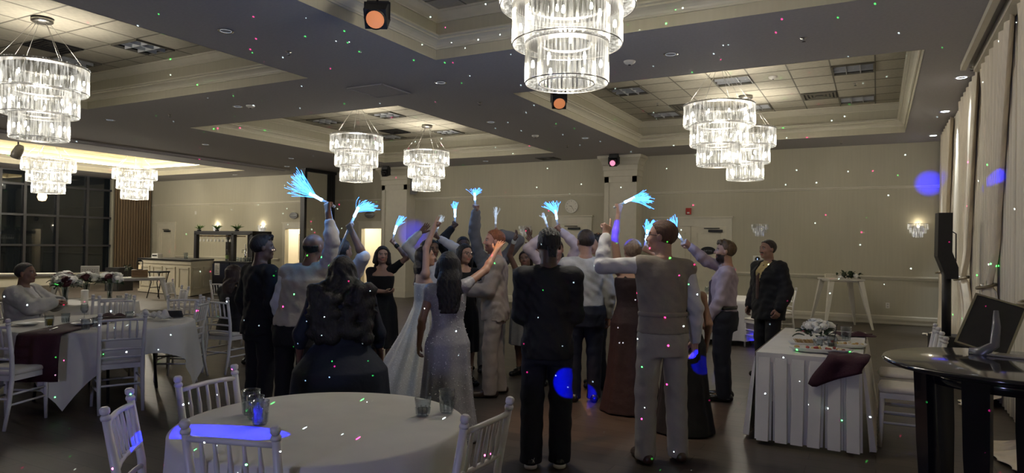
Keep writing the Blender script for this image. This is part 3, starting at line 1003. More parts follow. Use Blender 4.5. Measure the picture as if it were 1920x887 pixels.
def swag(yc, label, seed, tie_off=0.0, top=1.15):
    r_ = random.Random(seed)
    ph, ph2 = r_.uniform(0, 6), r_.uniform(0, 6)
    zt = 1.25
    def fn(u, v):
        z = 3.95 * (1 - v)
        if z > zt:
            t = (z - zt) / (3.95 - zt)
            w = .09 + (top - .09) * t ** 1.25
        else:
            t = (zt - z) / zt
            w = .09 + .30 * t ** .7
        amp = .032 if z > zt else .06 + .03 * t
        n = 21 if z > zt else 19
        x = 1.125 + amp * math.sin(n * u + ph) * (1 if z > zt else 1 - .2 * t) - .05 * math.exp(-((z - zt) / .25) ** 2) - (.05 * t if z < zt else 0)
        y = yc + tie_off * (1 - (z - zt) / 2.7 if z > zt else 1) + w * u
        if z < .10:                      # cloth puddling on the floor
            q = (.10 - z) / .10
            x = x * (1 - .75 * q) + (1.125 - .05) * .75 * q - .30 * q * (.7 + .3 * math.sin(2.3 * u + ph2))
            y += .22 * u * q
            z = .012 + .035 * abs(math.sin(9 * u + ph2 + 3 * q)) * (1 - .5 * q) + .09 * (1 - q) ** 2 * (1 if q < 1 else 0)
        return (x, y, z)
    e = empty('tied_drape', (1.1, yc, 0), 0, label, 'curtain', 'ivory drapes tied back along the wall')
    V, Fc = [], []
    nu = 64
    vv = [k / 44 * .93 for k in range(45)] + [.945, .96, .972, .98, .987, .993, .997, 1.0]
    nv = len(vv) - 1
    for v in vv:
        for i in range(nu + 1):
            p = fn(-1 + 2 * i / nu, v)
            V.append((p[0] - 1.1, p[1] - yc, p[2]))
    for j in range(nv):
        for i in range(nu):
            a = j * (nu + 1) + i
            Fc.append((a, a + 1, a + nu + 2, a + nu + 1))
    o = MB().add(V, Fc, True).build('cloth', m_swag, e)
    o.modifiers.new('thickness', 'SOLIDIFY').thickness = .004
    tb = MB()
    n = 24
    tb.tube([(-.045 + .085 * math.cos(t), tie_off + .125 * math.sin(t), zt + .025 * math.cos(t)) for t in [2 * math.pi * k / n for k in range(n + 1)]], .017, 8)
    tb.build('tieback', mat('tieback_bronze', (.30, .25, .17), .35, .6, var=.1), e)
    MB().tube([(-.05, tie_off + .11, zt), (.35, tie_off + .20, zt + .02)], .012, 8).ball((-.06, tie_off + .1, zt), .03).build('hook', m_steel, e)
swag(15.0, 'ivory drape tied back in the far corner beside the speaker', 1)
swag(11.55, 'ivory drape tied back just behind the speaker pole', 2)
swag(9.05, 'ivory drape tied back above the framed board', 3)
swag(6.5, 'ivory drape tied back and puddling behind the black table', 4)
# brown curtain by the windows
def fnb(u, v):
    n = 2 * math.pi * 7
    return (-25.60 + (.085 + .02 * v) * math.sin(n * u / 1.0), 16.38 + .74 * u, 4.0 * (1 - v) + .02)
tag(drape_grid('brown_curtain', fnb, 110, 8, mat('brown_curtain', (.13, .09, .05), .85, var=.12, vscale=4, stretch=(1, 5, .2))), 'brown pleated floor-length curtain beside the dark windows', 'curtain')
# ================================================================ furniture
m_chair = mat('chair_white', (.70, .68, .66), .38, var=.05, vscale=12)
m_pad = mat('chair_pad', (.66, .62, .56), .7, var=.05, vscale=30, bump=.1)
m_cloth = mat('table_linen', (.74, .72, .67), .85, var=.04, vscale=5, bump=.35, bscale=500)
m_tin = mat('white_metal', (.70, .68, .60), .4, .1, var=.06, vscale=6)
m_wine = mat('burgundy_cloth', (.036, .004, .013), .8, var=.15, vscale=12, bump=.3, bscale=60)
m_glass = clear_glass('drinking_glass')
m_leaf = mat('dark_leaf', (.028, .05, .024), .5, var=.4, vscale=25)
m_petal = mat('white_petal', (.72, .71, .66), .6, var=.08, vscale=30)
m_wood = mat('warm_wood', (.30, .18, .085), .55, var=.3, vscale=6, stretch=(1, 1, 8))

def make_chair():
    e = empty('banquet_chair', (0, 0, 0), 0, '', 'chair')
    s = MB()
    V = []
    n = 6
    # padded seat: rounded slab, narrower at the back
    for z, k in ((.438, .96), (.450, 1.0), (.468, .99), (.480, .93), (.486, .78)):
        for x, y in ((-.175, -.185), (-.19, -.10), (-.205, .12), (-.195, .19), (0, .205), (.195, .19), (.205, .12), (.19, -.10), (.175, -.185), (0, -.19)):
            V.append((x * k, y * k, z))
    m_ = 10
    Fc = [tuple(reversed(range(m_)))]
    for i in range(4):
        for k in range(m_):
            Fc.append((i * m_ + k, i * m_ + (k + 1) % m_, (i + 1) * m_ + (k + 1) % m_, (i + 1) * m_ + k))
    Fc.append(tuple(range(4 * m_, 5 * m_)))
    s.add(V, Fc, True).build('seat', m_pad, e)
    MB().prism([(-.185, -.19), (-.20, .10), (-.20, .19), (.20, .19), (.20, .10), (.185, -.19)][::-1], .395, .438).build('seat_frame', m_chair, e)
    for sx in (-1, 1):
        MB().tube([(sx * .185, .185, 0), (sx * .183, .178, .2), (sx * .18, .172, .40)], [.013, .017, .019], 8).build('leg', m_chair, e)
    for sx in (-1, 1):
        MB().tube([(sx * .175, -.265, 0), (sx * .176, -.222, .2), (sx * .176, -.195, .42), (sx * .178, -.205, .60), (sx * .182, -.255, .87)], [.014, .017, .019, .018, .016], 8).tube(
            [(sx * .182, -.255, .865), (sx * .182, -.256, .875), (sx * .182, -.258, .885)], [.019, .021, .016], 8).tube(
            [(sx * .182, -.258, .885), (sx * .182, -.259, .895), (sx * .182, -.261, .910), (sx * .182, -.262, .918)], [.013, .020, .020, .012], 8).build('back_post', m_chair, e)
    def rail(z, y, r, name):
        MB().tube([(-.178, y, z), (-.09, y - .012, z + .004), (0, y - .016, z + .006), (.09, y - .012, z + .004), (.178, y, z)], r, 8).build(name, m_chair, e)
    rail(.845, -.250, .0125, 'top_rail')
    rail(.665, -.213, .0115, 'mid_rail')
    rail(.575, -.202, .011, 'lower_rail')
    rail(.500, -.196, .011, 'lower_rail')
    for k in range(5):
        x = -.118 + k * .059
        c = 1 - (x / .178) ** 2
        MB().tube([(x, -.214 - .014 * c, .668), (x, -.222 - .015 * c, .70), (x, -.232 - .015 * c, .755), (x, -.240 - .015 * c, .80), (x, -.250 - .014 * c, .845)], [.0075, .0085, .0115, .0085, .0075], 6).build('spindle', m_chair, e)
    for sx in (-1, 1):
        for z in (.20, .285):
            MB().tube([(sx * .184, .18, z), (sx * .176, -.216, z)], .010, 6).build('stretcher', m_chair, e)
    for y, z in ((.18, .24), (-.212, .25)):
        MB().tube([(-.183, y, z), (.183, y, z)], .010, 6).build('stretcher', m_chair, e)
    return e
chair0 = make_chair()
used = [False]
def chair(x, y, to, label, group, deg=None):
    c = chair0 if not used[0] else copy_tree(chair0)
    used[0] = True
    rz = math.radians(deg) if deg is not None else bearing(to[0] - x, to[1] - y)
    c.scale = (1.03, 1.03, 1.03)
    return put(c, (x, y, 0), rz, label, group)

def hanging_cloth(name, r, zt, drop, label, square=None, seed=0, folds=14, rot=0.0, mm=None):
    """linen over a round table; drop(theta) is how far it hangs"""
    rnd = random.Random(seed)
    ph = [rnd.uniform(0, 6.28) for _ in range(4)]
    n = 120
    V, Fc = [(0, 0, zt)], []
    rings = [('t', .35), ('t', .7), ('t', .93), ('t', .985)] + [('d', k / 10) for k in range(11)]
    for kind, q in rings:
        for k in range(n):
            t = 2 * math.pi * k / n
            if kind == 't':
                V.append((r * q * math.cos(t), r * q * math.sin(t), zt - (.004 if q > .95 else 0) + .0012 * math.sin(5 * t + ph[0]) * q))
            else:
                if square:
                    tt = t + rot
                    R = square / max(abs(math.cos(tt)), abs(math.sin(tt)))
                    dr = min(R - r, zt - .012)
                else:
                    dr = drop
                f = math.sin(folds * t + ph[1] + .6 * math.sin(3 * t + ph[2])) + .4 * math.sin((folds * 2 + 3) * t + ph[3])
                rr = r + .008 + (q ** .8) * (.045 * f + .035) * min(1, dr / .5)
                V.append((rr * math.cos(t), rr * math.sin(t), zt - .010 - dr * q))
    for k in range(n):
        Fc.append((0, 1 + k, 1 + (k + 1) % n))
    for i in range(len(rings) - 1):
        for k in range(n):
            a, b = 1 + i * n, 1 + (i + 1) * n
            Fc.append((a + k, b + k, b + (k + 1) % n, a + (k + 1) % n))
    return MB().add(V, Fc, True)
def round_table(x, y, r, tlabel, clabel, seed, square=None, drop=.70, zt=.76, rot=0.3, folds=14):
    e = empty('round_table', (x, y, 0), .4, tlabel, 'table', 'round folding tables under white linen')
    MB().lathe([(0, zt - .03), (r - .02, zt - .03), (r - .015, zt - .016), (r - .02, zt - .004), (0, zt - .004)], 40).build('tabletop', m_wood, e)
    for k in range(4):
        a = math.pi / 4 + k * math.pi / 2
        MB().tube([(.62 * r * math.cos(a), .62 * r * math.sin(a), .0), (.55 * r * math.cos(a), .55 * r * math.sin(a), zt - .03)], .014, 8).build('leg', m_black, e)
    c = hanging_cloth('tablecloth', r, zt, drop, clabel, square, seed, folds, rot).build('tablecloth', m_cloth)
    c.location = (x, y, 0)
    tag(c, clabel, 'tablecloth', 'white linen tablecloths')

def tumbler(x, y, z, label, h=.11, liquid=0.0, lc=(.6, .55, .4), r=.042):
    e = empty('drinking_glass', (x, y, z), random.uniform(0, 3), label, 'glass')
    MB().lathe([(0, .002), (r * .72, .002), (r * .76, .01), (r * .84, h * .55), (r * .93, h * .58), (r, h), (r * .95, h), (r * .86, h * .6), (r * .78, h * .5), (r * .68, .014), (0, .014)], 18).build('bowl', m_glass, e)
    rb = MB()
    for k in range(9):
        a = 2 * math.pi * k / 9
        rb.tube([(r * .78 * math.cos(a), r * .78 * math.sin(a), .01), (r * .86 * math.cos(a), r * .86 * math.sin(a), h * .5)], .004, 4)
    rb.build('fluting', m_glass, e)
    if liquid:
        MB().lathe([(0, .016), (r * .66, .016), (r * .76, h * liquid), (0, h * liquid)], 16).build('drink', mat('drink_%.2f' % lc[0], lc, .1, trans=.6), e)
def wine_glass(x, y, z, label):
    e = empty('wine_glass', (x, y, z), 0, label, 'wine glass')
    MB().lathe([(0, .0), (.035, .0), (.033, .004), (.006, .008)], 16).build('foot', m_glass, e)
    MB().tube([(0, 0, .006), (0, 0, .09)], .004, 6).build('stem', m_glass, e)
    MB().lathe([(.004, .09), (.025, .10), (.038, .13), (.037, .165), (.031, .19), (.029, .19), (.034, .165), (.035, .13), (.022, .104), (0, .098)], 16).build('bowl', m_glass, e)

rose_me = None
def rose_mesh():
    mb = MB()
    for q, (R, h, n, tilt) in enumerate(((.020, .028, 3, .1), (.030, .030, 5, .35), (.040, .028, 6, .7), (.046, .022, 6, 1.05))):
        for k in range(n):
            a = 2 * math.pi * (k + .37 * q) / n
            V = []
            for i in range(3):
                for j in range(3):
                    u = (j - 1) * .62 * (1 if i < 2 else .6)
                    t = i / 2
                    rr = R * (.35 + .65 * t) + (.010 * math.sin(tilt) * t)
                    zz = h * t * math.cos(tilt * .8)
                    V.append((rr * math.cos(a + u), rr * math.sin(a + u), zz - .004 * abs(j - 1)))
            mb.add(V, [(i * 3 + j, i * 3 + j + 1, i * 3 + j + 4, i * 3 + j + 3) for i in range(2) for j in range(2)], True)
    mb.ball((0, 0, .012), (.036, .036, .030), 10, 6)
    return mb.mesh('flower_head')
def leaf_mesh():
    mb = MB()
    V, Fc = [], []
    for i in range(6):
        t = i / 5
        w = .026 * math.sin(math.pi * min(1, t * .93 + .05)) ** .8
        z = .02 * math.sin(t * 2.6)
        V += [(-w, .085 * t, z + .006), (0, .085 * t, z), (w, .085 * t, z + .006)]
    for i in range(5):
        for j in range(2):
            Fc.append((i * 3 + j, i * 3 + j + 1, i * 3 + j + 4, i * 3 + j + 3))
    return mb.add(V, Fc, True).mesh('leaf')
ROSE, LEAF = rose_mesh(), leaf_mesh()
def bouquet(x, y, z, label, spread=.11, height=.2, nfl=7, nlf=22, vase=True, seed=1, allwhite=False, group=None):
    rn = random.Random(seed)
    e = empty('flower_bouquet', (x, y, z), rn.uniform(0, 6), label, 'flowers', group)
    if vase:
        MB().lathe([(0, .0), (.034, .0), (.036, .01), (.030, .05), (.034, .12), (.046, height - .03), (.044, height - .03), (.032, .12), (.027, .05), (.03, .014), (0, .014)], 18).build('vase', m_glass, e)
        for k in range(5):
            a = 2 * math.pi * k / 5
            MB().tube([(.018 * math.cos(a), .018 * math.sin(a), .02), (-.02 * math.cos(a), -.02 * math.sin(a), height - .02), (.05 * math.cos(a + 2), .05 * math.sin(a + 2), height + .03)], .004, 5).build('stem', m_leaf, e)
    m_dk = mat('dark_rose', (.06, .006, .012), .6, var=.3)
    for k in range(nfl):
        a = k * 2.4
        rr = spread * .78 * math.sqrt((k + .4) / nfl)
        h = height + .085 - 4.0 * rr * rr + rn.uniform(-.012, .012)
        o = link_mesh('flower_head', ROSE.copy(), m_petal if (allwhite or k % 4 != 3) else m_dk, e, (rr * math.cos(a), rr * math.sin(a), h), (rr * 6 * -math.sin(a), rr * 6 * math.cos(a), rn.uniform(0, 6)))
        o.scale = [rn.uniform(.95, 1.25) * (1.25 if vase else 1)] * 3
    for k in range(nlf):
        a = k * 2.399 + .5
        rr = spread * rn.uniform(.35, .75)
        o = link_mesh('leaf', LEAF, m_leaf, e, (rr * math.cos(a), rr * math.sin(a), height + rn.uniform(-.04, .02)), (rn.uniform(-.5, .5), rn.uniform(-.4, .4), a - math.pi / 2 + rn.uniform(-.5, .5)))
        o.scale = [rn.uniform(.8, 1.3)] * 3

def plate(x, y, z, label, r=.13, mm=None, name='dinner_plate'):
    e = empty(name, (x, y, z), 0, label, 'plate')
    MB().lathe([(0, .004), (r * .62, .004), (r * .68, .010), (r, .020), (r, .023), (r * .66, .015), (r * .6, .009), (0, .009)], 28).build('dish', mm or m_white, e)
    return e
def cutlery(x, y, z, rz, label):
    e = empty('table_knife', (x, y, z), rz, label, 'cutlery')
    MB().box((0, 0, .004), (.012, .11, .006)).build('handle', m_steel, e)
    MB().box((0, .1, .004), (.016, .10, .003)).build('blade', m_steel, e)
def napkin(x, y, z, rz, label, pts=None, mm=None, seed=3, w=.2, d=.16, h=.03):
    rn = random.Random(seed)
    n = 12
    V, Fc = [], []
    for j in range(n + 1):
        for i in range(n + 1):
            u, v = -1 + 2 * i / n, -1 + 2 * j / n
            zz = h * (.35 + .65 * abs(math.sin(3.1 * u + seed) * math.cos(2.3 * v + seed * 1.7))) * (1 - .6 * max(abs(u), abs(v)) ** 3)
            V.append((u * w / 2 * (1 + .12 * math.sin(4 * v + seed)), v * d / 2 * (1 + .12 * math.sin(5 * u + seed)), zz + .003))
    for j in range(n):
        for i in range(n):
            a = j * (n + 1) + i
            Fc.append((a, a + 1, a + n + 2, a + n + 1))
    o = MB().add(V, Fc, True).build('cloth_napkin', mm or m_wine)
    o.modifiers.new('thickness', 'SOLIDIFY').thickness = .003
    put(o, (x, y, z), rz)
    return tag(o, label, 'napkin')

# ---- round table in front, four chairs, five glasses
FT = (-2.36, 2.49)
round_table(*FT, .675, 'round table in front under a plain white cloth', 'plain white cloth on the empty round table in front', 3, None, .66, folds=11)
G = 'chairs of the empty round table in front'
chair(-2.21, 2.01, FT, 'white bamboo-style chair in front of the nearest round table', G)
chair(-2.69, 1.98, FT, 'white chair seen edge-on at the nearest round table, blue light on its post', G, -46)
chair(-2.84, 2.44, FT, 'white chair behind the nearest round table beside three glasses', G)
chair(-1.71, 2.50, FT, 'white chair at the nearest round table beside the two glasses', G, 90)
tumbler(-2.56, 2.28, .76, 'front glass of the three empty tumblers on the nearest table', .115)
tumbler(-2.66, 2.34, .76, 'middle glass of the three empty tumblers on the nearest table', .115)
tumbler(-2.75, 2.39, .76, 'rear glass of the three empty tumblers on the nearest table', .125, r=.046)
tumbler(-2.01, 2.82, .76, 'short tumbler with a little drink left on the nearest table', .09, .42, (.62, .58, .42))
tumbler(-1.94, 2.93, .76, 'taller clear tumbler near the chair of the nearest table', .12)

# ---- clothed table with leftovers, seated man
LT = (-7.22, 4.28)
round_table(*LT, .90, 'large round table with dinner leftovers', 'large square white cloth with hanging corners on the dinner table', 5, 1.14, rot=.05, folds=10)
G = 'chairs of the dinner table'
chair(-6.49, 4.03, LT, 'white chair with its back to us at the dinner table', G, 66)
chair(-7.26, 5.24, LT, 'white chair side-on at the far end of the dinner table', G, 124)
chair(-6.74, 3.22, LT, 'white chair cut off by the picture edge at the dinner table', G, 25)
chair(-8.02, 4.92, LT, 'white chair across the dinner table lit pale blue', G, 232)
# burgundy runner hanging over the edge
n = 10
V, Fc = [], []
A, B = Vector((-6.70, 3.46, 0)), Vector((-7.8, 5.1, 0))
dr = (B - A).normalized()
sd = Vector((-dr.y, dr.x, 0))
path = [(A - dr * .10, .34), (A - dr * .10, .5), (A - dr * .085, .66), (A - dr * .065, .745), (A - dr * .03, .768), (A + dr * .3, .7665), (A + dr * .9, .7665), (A + dr * 1.5, .7665)]
for p, z in path:
    for k in range(7):
        o = (k - 3) / 3 * .19
        V.append((p + sd * o - dr * (.012 * math.sin(k * 2.1) if z < .7 else 0)).to_tuple()[:2] + (z,))
for i in range(len(path) - 1):
    for k in range(6):
        Fc.append((i * 7 + k, i * 7 + k + 1, (i + 1) * 7 + k + 1, (i + 1) * 7 + k))
o = MB().add(V, Fc, True).build('table_runner', m_wine)
o.modifiers.new('thickness', 'SOLIDIFY').thickness = .003
tag(o, 'burgundy runner hanging over the front of the dinner table', 'table runner')
ZL = .770
tumbler(-6.60, 3.78, ZL, 'left of two clear tumblers near the front of the dinner table', .10)
tumbler(-6.66, 3.92, ZL, 'right of two clear tumblers near the front of the dinner table', .10)
tumbler(-7.10, 3.72, ZL, 'tumbler of yellow drink on the dinner table', .11, .7, (.55, .42, .06))
tumbler(-7.30, 3.98, ZL, 'empty tumbler behind the yellow drink', .10)
tumbler(-6.98, 4.45, ZL, 'tumbler in the middle of the dinner table', .10)
wine_glass(-7.22, 4.12, ZL, 'stemmed wine glass standing on the dinner table')
plate(-7.45, 3.70, ZL, 'empty grey dinner plate before the seated man', .14)
plate(-7.0, 4.0, ZL, 'white plate with a folded napkin', .12)
napkin(-7.0, 4.0, ZL + .022, .4, 'crumpled pale napkin on a dinner plate', mm=m_cloth, seed=2, w=.15, d=.12, h=.05)
napkin(-7.10, 4.72, ZL, 1.1, 'bunched white napkin at the far side of the dinner table', mm=m_cloth, seed=5, w=.2, d=.16, h=.10)
napkin(-6.78, 4.68, ZL, .1, 'pale peaked napkin near the far edge of the dinner table', mm=m_cloth, seed=7, w=.18, d=.16, h=.12)
napkin(-7.45, 4.55, ZL, .9, 'dark burgundy napkin on the dinner table', seed=9, w=.26, d=.14, h=.05)
cutlery(-6.86, 3.62, ZL, .8, 'steel knife lying at the front of the dinner table')
cutlery(-6.95, 4.22, ZL, 1.9, 'steel knife beside the wine glass')
e = empty('evening_clutch', (-6.98, 4.95, ZL), .9, 'dark clutch bag lying on the dinner table', 'bag')
MB().box((0, 0, .035), (.22, .11, .07), 0, .85).build('body', m_black, e)
MB().box((0, 0, .072), (.2, .02, .008)).build('clasp', m_steel, e)

# ---- table of vases behind it
MT = (-9.80, 5.5)
round_table(*MT, .74, 'round table with three flower vases', 'white cloth on the table with flower vases', 8, None, .66)
G = 'chairs of the vase table'
chair(-8.80, 5.26, MT, 'white chair with its back to us before the vase table', G, 74)
chair(-9.25, 4.72, MT, 'white chair beside the seated man at the vase table', G, 38)
chair(-9.40, 6.55, MT, 'white chair seen edge-on beyond the vase table, blue-lit', G, 158)
GB = 'white and dark rose bouquets in glass vases'
bouquet(-10.35, 5.62, .762, 'leftmost of three rose bouquets in glass vases', .17, .27, 12, 34, True, 2, group=GB)
bouquet(-10.02, 5.74, .762, 'middle of three rose bouquets in glass vases', .17, .27, 12, 34, True, 3, group=GB)
bouquet(-9.86, 5.98, .762, 'rightmost of three rose bouquets in glass vases', .17, .27, 12, 34, True, 4, group=GB)
bouquet(-9.30, 5.06, .762, 'rose bouquet half hidden behind the seated man', .17, .27, 12, 34, True, 6, group=GB)
e = empty('pillar_candle', (-9.50, 5.42, .762), 0, 'white pillar candle between the bouquets', 'candle')
MB().lathe([(0, 0), (.045, 0), (.045, .17), (.04, .18), (.015, .172), (0, .172)], 18).build('wax', m_white, e)
MB().tube([(0, 0, .17), (.003, 0, .19)], .002, 5).build('wick', m_black, e)
tumbler(-9.20, 5.72, .762, 'left one of two tumblers on the vase table', .10)
tumbler(-9.32, 5.92, .762, 'right one of two tumblers on the vase table', .10)

# ---- further chairs and table in the middle distance
G = 'chairs in the middle distance'
chair(-7.95, 5.85, (-8.8, 7.2), 'white chair with its back to us behind the side-on dinner chair', G, 46)
chair(-10.9, 7.95, (-8.0, 8.4), 'white chair seen edge-on before the bar counter', G, -55)
chair(-10.2, 8.35, (-9.0, 9.0), 'white chair before the table beside the seated woman', G, 10)
chair(-11.2, 9.6, (-9.6, 9.2), 'white chair farthest back before the bar', G, 210)
chair(-9.05, 7.62, (-9.4, 8.8), 'white chair partly hidden by the seated woman', G, 20)
round_table(-9.55, 8.95, .74, 'round table behind the seated woman', 'white cloth on the table behind the seated woman', 9, None, .66)

# ---- round table and chairs behind the dancers at the back
round_table(-2.35, 12.5, .74, 'round table behind the man in the lilac shirt', 'white cloth on the table behind the man in the lilac shirt', 10, None, .66)
G = 'chairs of the back table'
chair(-1.66, 11.81, (-2.35, 12.5), 'white chair beside the suited man at the back table', G)
chair(-3.04, 11.74, (-2.35, 12.5), 'white chair behind the lilac-shirted man at the back table', G)
chair(-1.60, 13.15, (-2.35, 12.5), 'white chair at the far side of the back table', G)
wine_glass(-2.62, 12.1, .762, 'left wine glass on the back table')
wine_glass(-2.42, 11.98, .762, 'right wine glass on the back table')
plate(-2.3, 12.15, .762, 'dark plate on the back table', .13, m_black)
e = empty('black_bag', (-1.66, 11.81, .503), .4, 'black handbag left on a chair at the back table', 'bag')
MB().box((0, 0, .11), (.3, .13, .2), 0, .8).build('body', m_black, e)
MB().tube([(-.1, 0, .2), (-.08, 0, .33), (0, 0, .38), (.08, 0, .33), (.1, 0, .2)], .009, 6).build('handle', m_black, e)

# ---- skirted rectangular table with food
x0, x1, y0, y1, zt = -.90, -.10, 6.08, 8.14, .75
e = empty('folding_table', ((x0 + x1) / 2, (y0 + y1) / 2, 0), 0, 'rectangular table under a pleated white skirt', 'table')
hx, hy = (x1 - x0) / 2, (y1 - y0) / 2
MB().lo((-hx + .01, -hy + .01, zt - .035), (hx - .01, hy - .01, zt - .006)).build('tabletop', m_wood, e)
for sx in (-1, 1):
    for sy in (-1, 1):
        MB().tube([(sx * (hx - .08), sy * (hy - .12), 0), (sx * (hx - .08), sy * (hy - .12), zt - .03)], .016, 8).build('leg', m_black, e)
e = empty('table_skirt', ((x0 + x1) / 2, (y0 + y1) / 2, 0), 0, 'box-pleated white skirt and cloth of the food table', 'tablecloth')
tp = MB()
V = []
NX, NY = 8, 16
for j in range(NY + 1):
    for i in range(NX + 1):
        V.append((-hx + 2 * hx * i / NX, -hy + 2 * hy * j / NY, zt + .002 * math.sin(i * 2.1 + j) * (0 < i < NX)))
tp.add(V, [(j * (NX + 1) + i, j * (NX + 1) + i + 1, (j + 1) * (NX + 1) + i + 1, (j + 1) * (NX + 1) + i) for j in range(NY) for i in range(NX)], True)
tp.build('top_cloth', m_cloth, e)
hem = MB()
for a, b in (((-hx, -hy), (hx, -hy)), ((hx, -hy), (hx, hy)), ((hx, hy), (-hx, hy)), ((-hx, hy), (-hx, -hy))):
    nx_, ny_ = (b[1] - a[1]), -(b[0] - a[0])
    L = math.hypot(nx_, ny_)
    nx_, ny_ = nx_ / L * .009, ny_ / L * .009
    hem.add([(a[0] + nx_, a[1] + ny_, zt - .075), (b[0] + nx_, b[1] + ny_, zt - .075), (b[0] + nx_, b[1] + ny_, zt + .003), (a[0] + nx_, a[1] + ny_, zt + .003)], [(0, 1, 2, 3)])
hem.build('clip_band', m_cloth, e)
def pleats(a, b, nrm, count):
    L = math.hypot(b[0] - a[0], b[1] - a[1])
    ux, uy = (b[0] - a[0]) / L, (b[1] - a[1]) / L
    w = L / count
    for k in range(count):
        V, Fc = [], []
        prof = [(0, .0), (.12, .004), (.16, .030), (.84, .034), (.88, .004), (1, 0)]
        for q in range(7):
            z = (zt - .07) * (1 - q / 6) + .035
            g = .25 + .75 * (q / 6) ** .7
            sway = .012 * math.sin(k * 1.7) * q / 6
            for t, d in prof:
                s_ = (k + t) * w + sway
                dd = d * g * 1.6 + .055 * (q / 6)
                V.append((a[0] + ux * s_ + nrm[0] * dd, a[1] + uy * s_ + nrm[1] * dd, z))
        for q in range(6):
            for i in range(5):
                Fc.append((q * 6 + i, q * 6 + 6 + i, q * 6 + 7 + i, q * 6 + 1 + i))
        MB().add(V, Fc, False).build('pleat', m_cloth, e)
pleats((-hx, -hy), (hx, -hy), (0, -1), 6)
pleats((-hx, hy), (-hx, -hy), (-1, 0), 15)
pleats((hx, -hy), (hx, hy), (1, 0), 15)
ZR = .754
G = 'chairs of the food table'
chair(.22, 6.62, (-.5, 6.62), 'nearer white chair tucked at the side of the food table', G)
chair(.22, 7.38, (-.5, 7.38), 'farther white chair tucked at the side of the food table', G)
bouquet(-.50, 7.05, ZR, 'round white bouquet with dark leaves lying on the food table', .15, .09, 16, 26, False, 11, True)
def platter(x, y, rz, label, seed, w=.44, d=.2, food=0):
    rn = random.Random(seed)
    e = empty('food_platter', (x, y, ZR), rz, label, 'platter')
    V, Fc = [], []
    n = 24
    for kx, ky, z in ((.6, .6, .002), (.82, .8, .006), (1, 1, .035), (1.0, 1.0, .040), (.8, .78, .012), (0.01, .01, .010)):
        for k in range(n):
            t = 2 * math.pi * k / n
            V.append((w / 2 * kx * math.copysign(abs(math.cos(t)) ** .7, math.cos(t)), d / 2 * ky * math.copysign(abs(math.sin(t)) ** .7, math.sin(t)), z))
    for i in range(5):
        for k in range(n):
            Fc.append((i * n + k, i * n + (k + 1) % n, (i + 1) * n + (k + 1) % n, (i + 1) * n + k))
    MB().add(V, Fc, True).build('dish', m_white, e)
    cols = ((.55, .38, .08), (.62, .50, .22), (.30, .05, .04), (.50, .30, .10), (.70, .62, .45))
    for k in range(20):
        px, py = rn.uniform(-.38, .38) * w, rn.uniform(-.33, .33) * d
        c = rn.randrange(5)
        mm = mat('food_%d' % c, cols[c], .6, var=.25, vscale=40)
        if food == 0:
            MB().ball((0, 0, 0), (rn.uniform(.014, .026), rn.uniform(.012, .02), .012), 8, 5).build('morsel', mm, e, (px, py, .028 + rn.uniform(0, .014)), (0, 0, rn.uniform(0, 3)))
        else:
            MB().box((0, 0, 0), (.055, .04, .005)).build('cracker', mat('cracker', (.5, .34, .14), .7, var=.2, vscale=50), e, (-.3 * w + k * .6 * w / 20, rn.uniform(-.02, .02), .04), (rn.uniform(-.1, .1), 1.0, rn.uniform(-.2, .2)))
platter(-.42, 6.34, .1, 'long platter of cheese and cold cuts at the front of the food table', 3, .50, .20)
platter(-.56, 6.66, .3, 'small platter of crackers behind the cold cuts', 4, .30, .16, 1)
platter(-.24, 6.80, .2, 'plate of nibbles near the chair side of the food table', 5, .34, .2)
tumbler(-.45, 6.52, ZR, 'small candle-like tumbler between the platters', .09)
tumbler(-.34, 6.52, ZR, 'tumbler with a dark straw among the platters', .12, .5, (.5, .42, .25))
e = empty('drinking_straw', (-.335, 6.525, ZR + .02), 0, 'dark straw leaning out of a tumbler', 'straw')
MB().tube([(0, 0, 0), (.03, .01, .2)], .004, 6).build('tube', m_black, e)
MB().tube([(.03, .01, .2), (.036, .012, .205)], .0045, 6).build('tip', m_black, e)
tumbler(-.26, 7.32, ZR, 'tall clear tumbler beside the dark red napkin', .13, r=.05)
napkin(-.20, 7.75, ZR, .2, 'dark red napkin crumpled at the far edge of the food table', seed=4, w=.34, d=.22, h=.05)
napkin(-.40, 7.30, ZR, .9, 'white napkin beside the bouquet on the food table', mm=m_cloth, seed=6, w=.2, d=.16, h=.06)
# burgundy cloth hanging over the front corner
V, Fc = [], []
n = 12
for j in range(n + 1):
    v = j / n
    for i in range(n + 1):
        u = i / n
        x = -.37 + .30 * u + .03 * math.sin(5 * v)
        if v < .45:
            p = (x, 6.30 - .24 * v / .45, ZR + .012 + .012 * abs(math.sin(7 * u + 4 * v)))
        else:
            q = (v - .45) / .55
            L = .26 - .17 * abs(u - .12) ** .8
            p = (x - .09 * q * (1 - u), 6.04 - .02 - .012 * math.sin(9 * u) - .008 * q, ZR + .012 - L * q)
        V.append(p)
for j in range(n):
    for i in range(n):
        a = j * (n + 1) + i
        Fc.append((a, a + 1, a + n + 2, a + n + 1))
o = MB().add(V, Fc, True).build('cloth_napkin', m_wine)
o.modifiers.new('thickness', 'SOLIDIFY').thickness = .004
tag(o, 'dark red napkin hanging over the front corner of the food table', 'napkin')

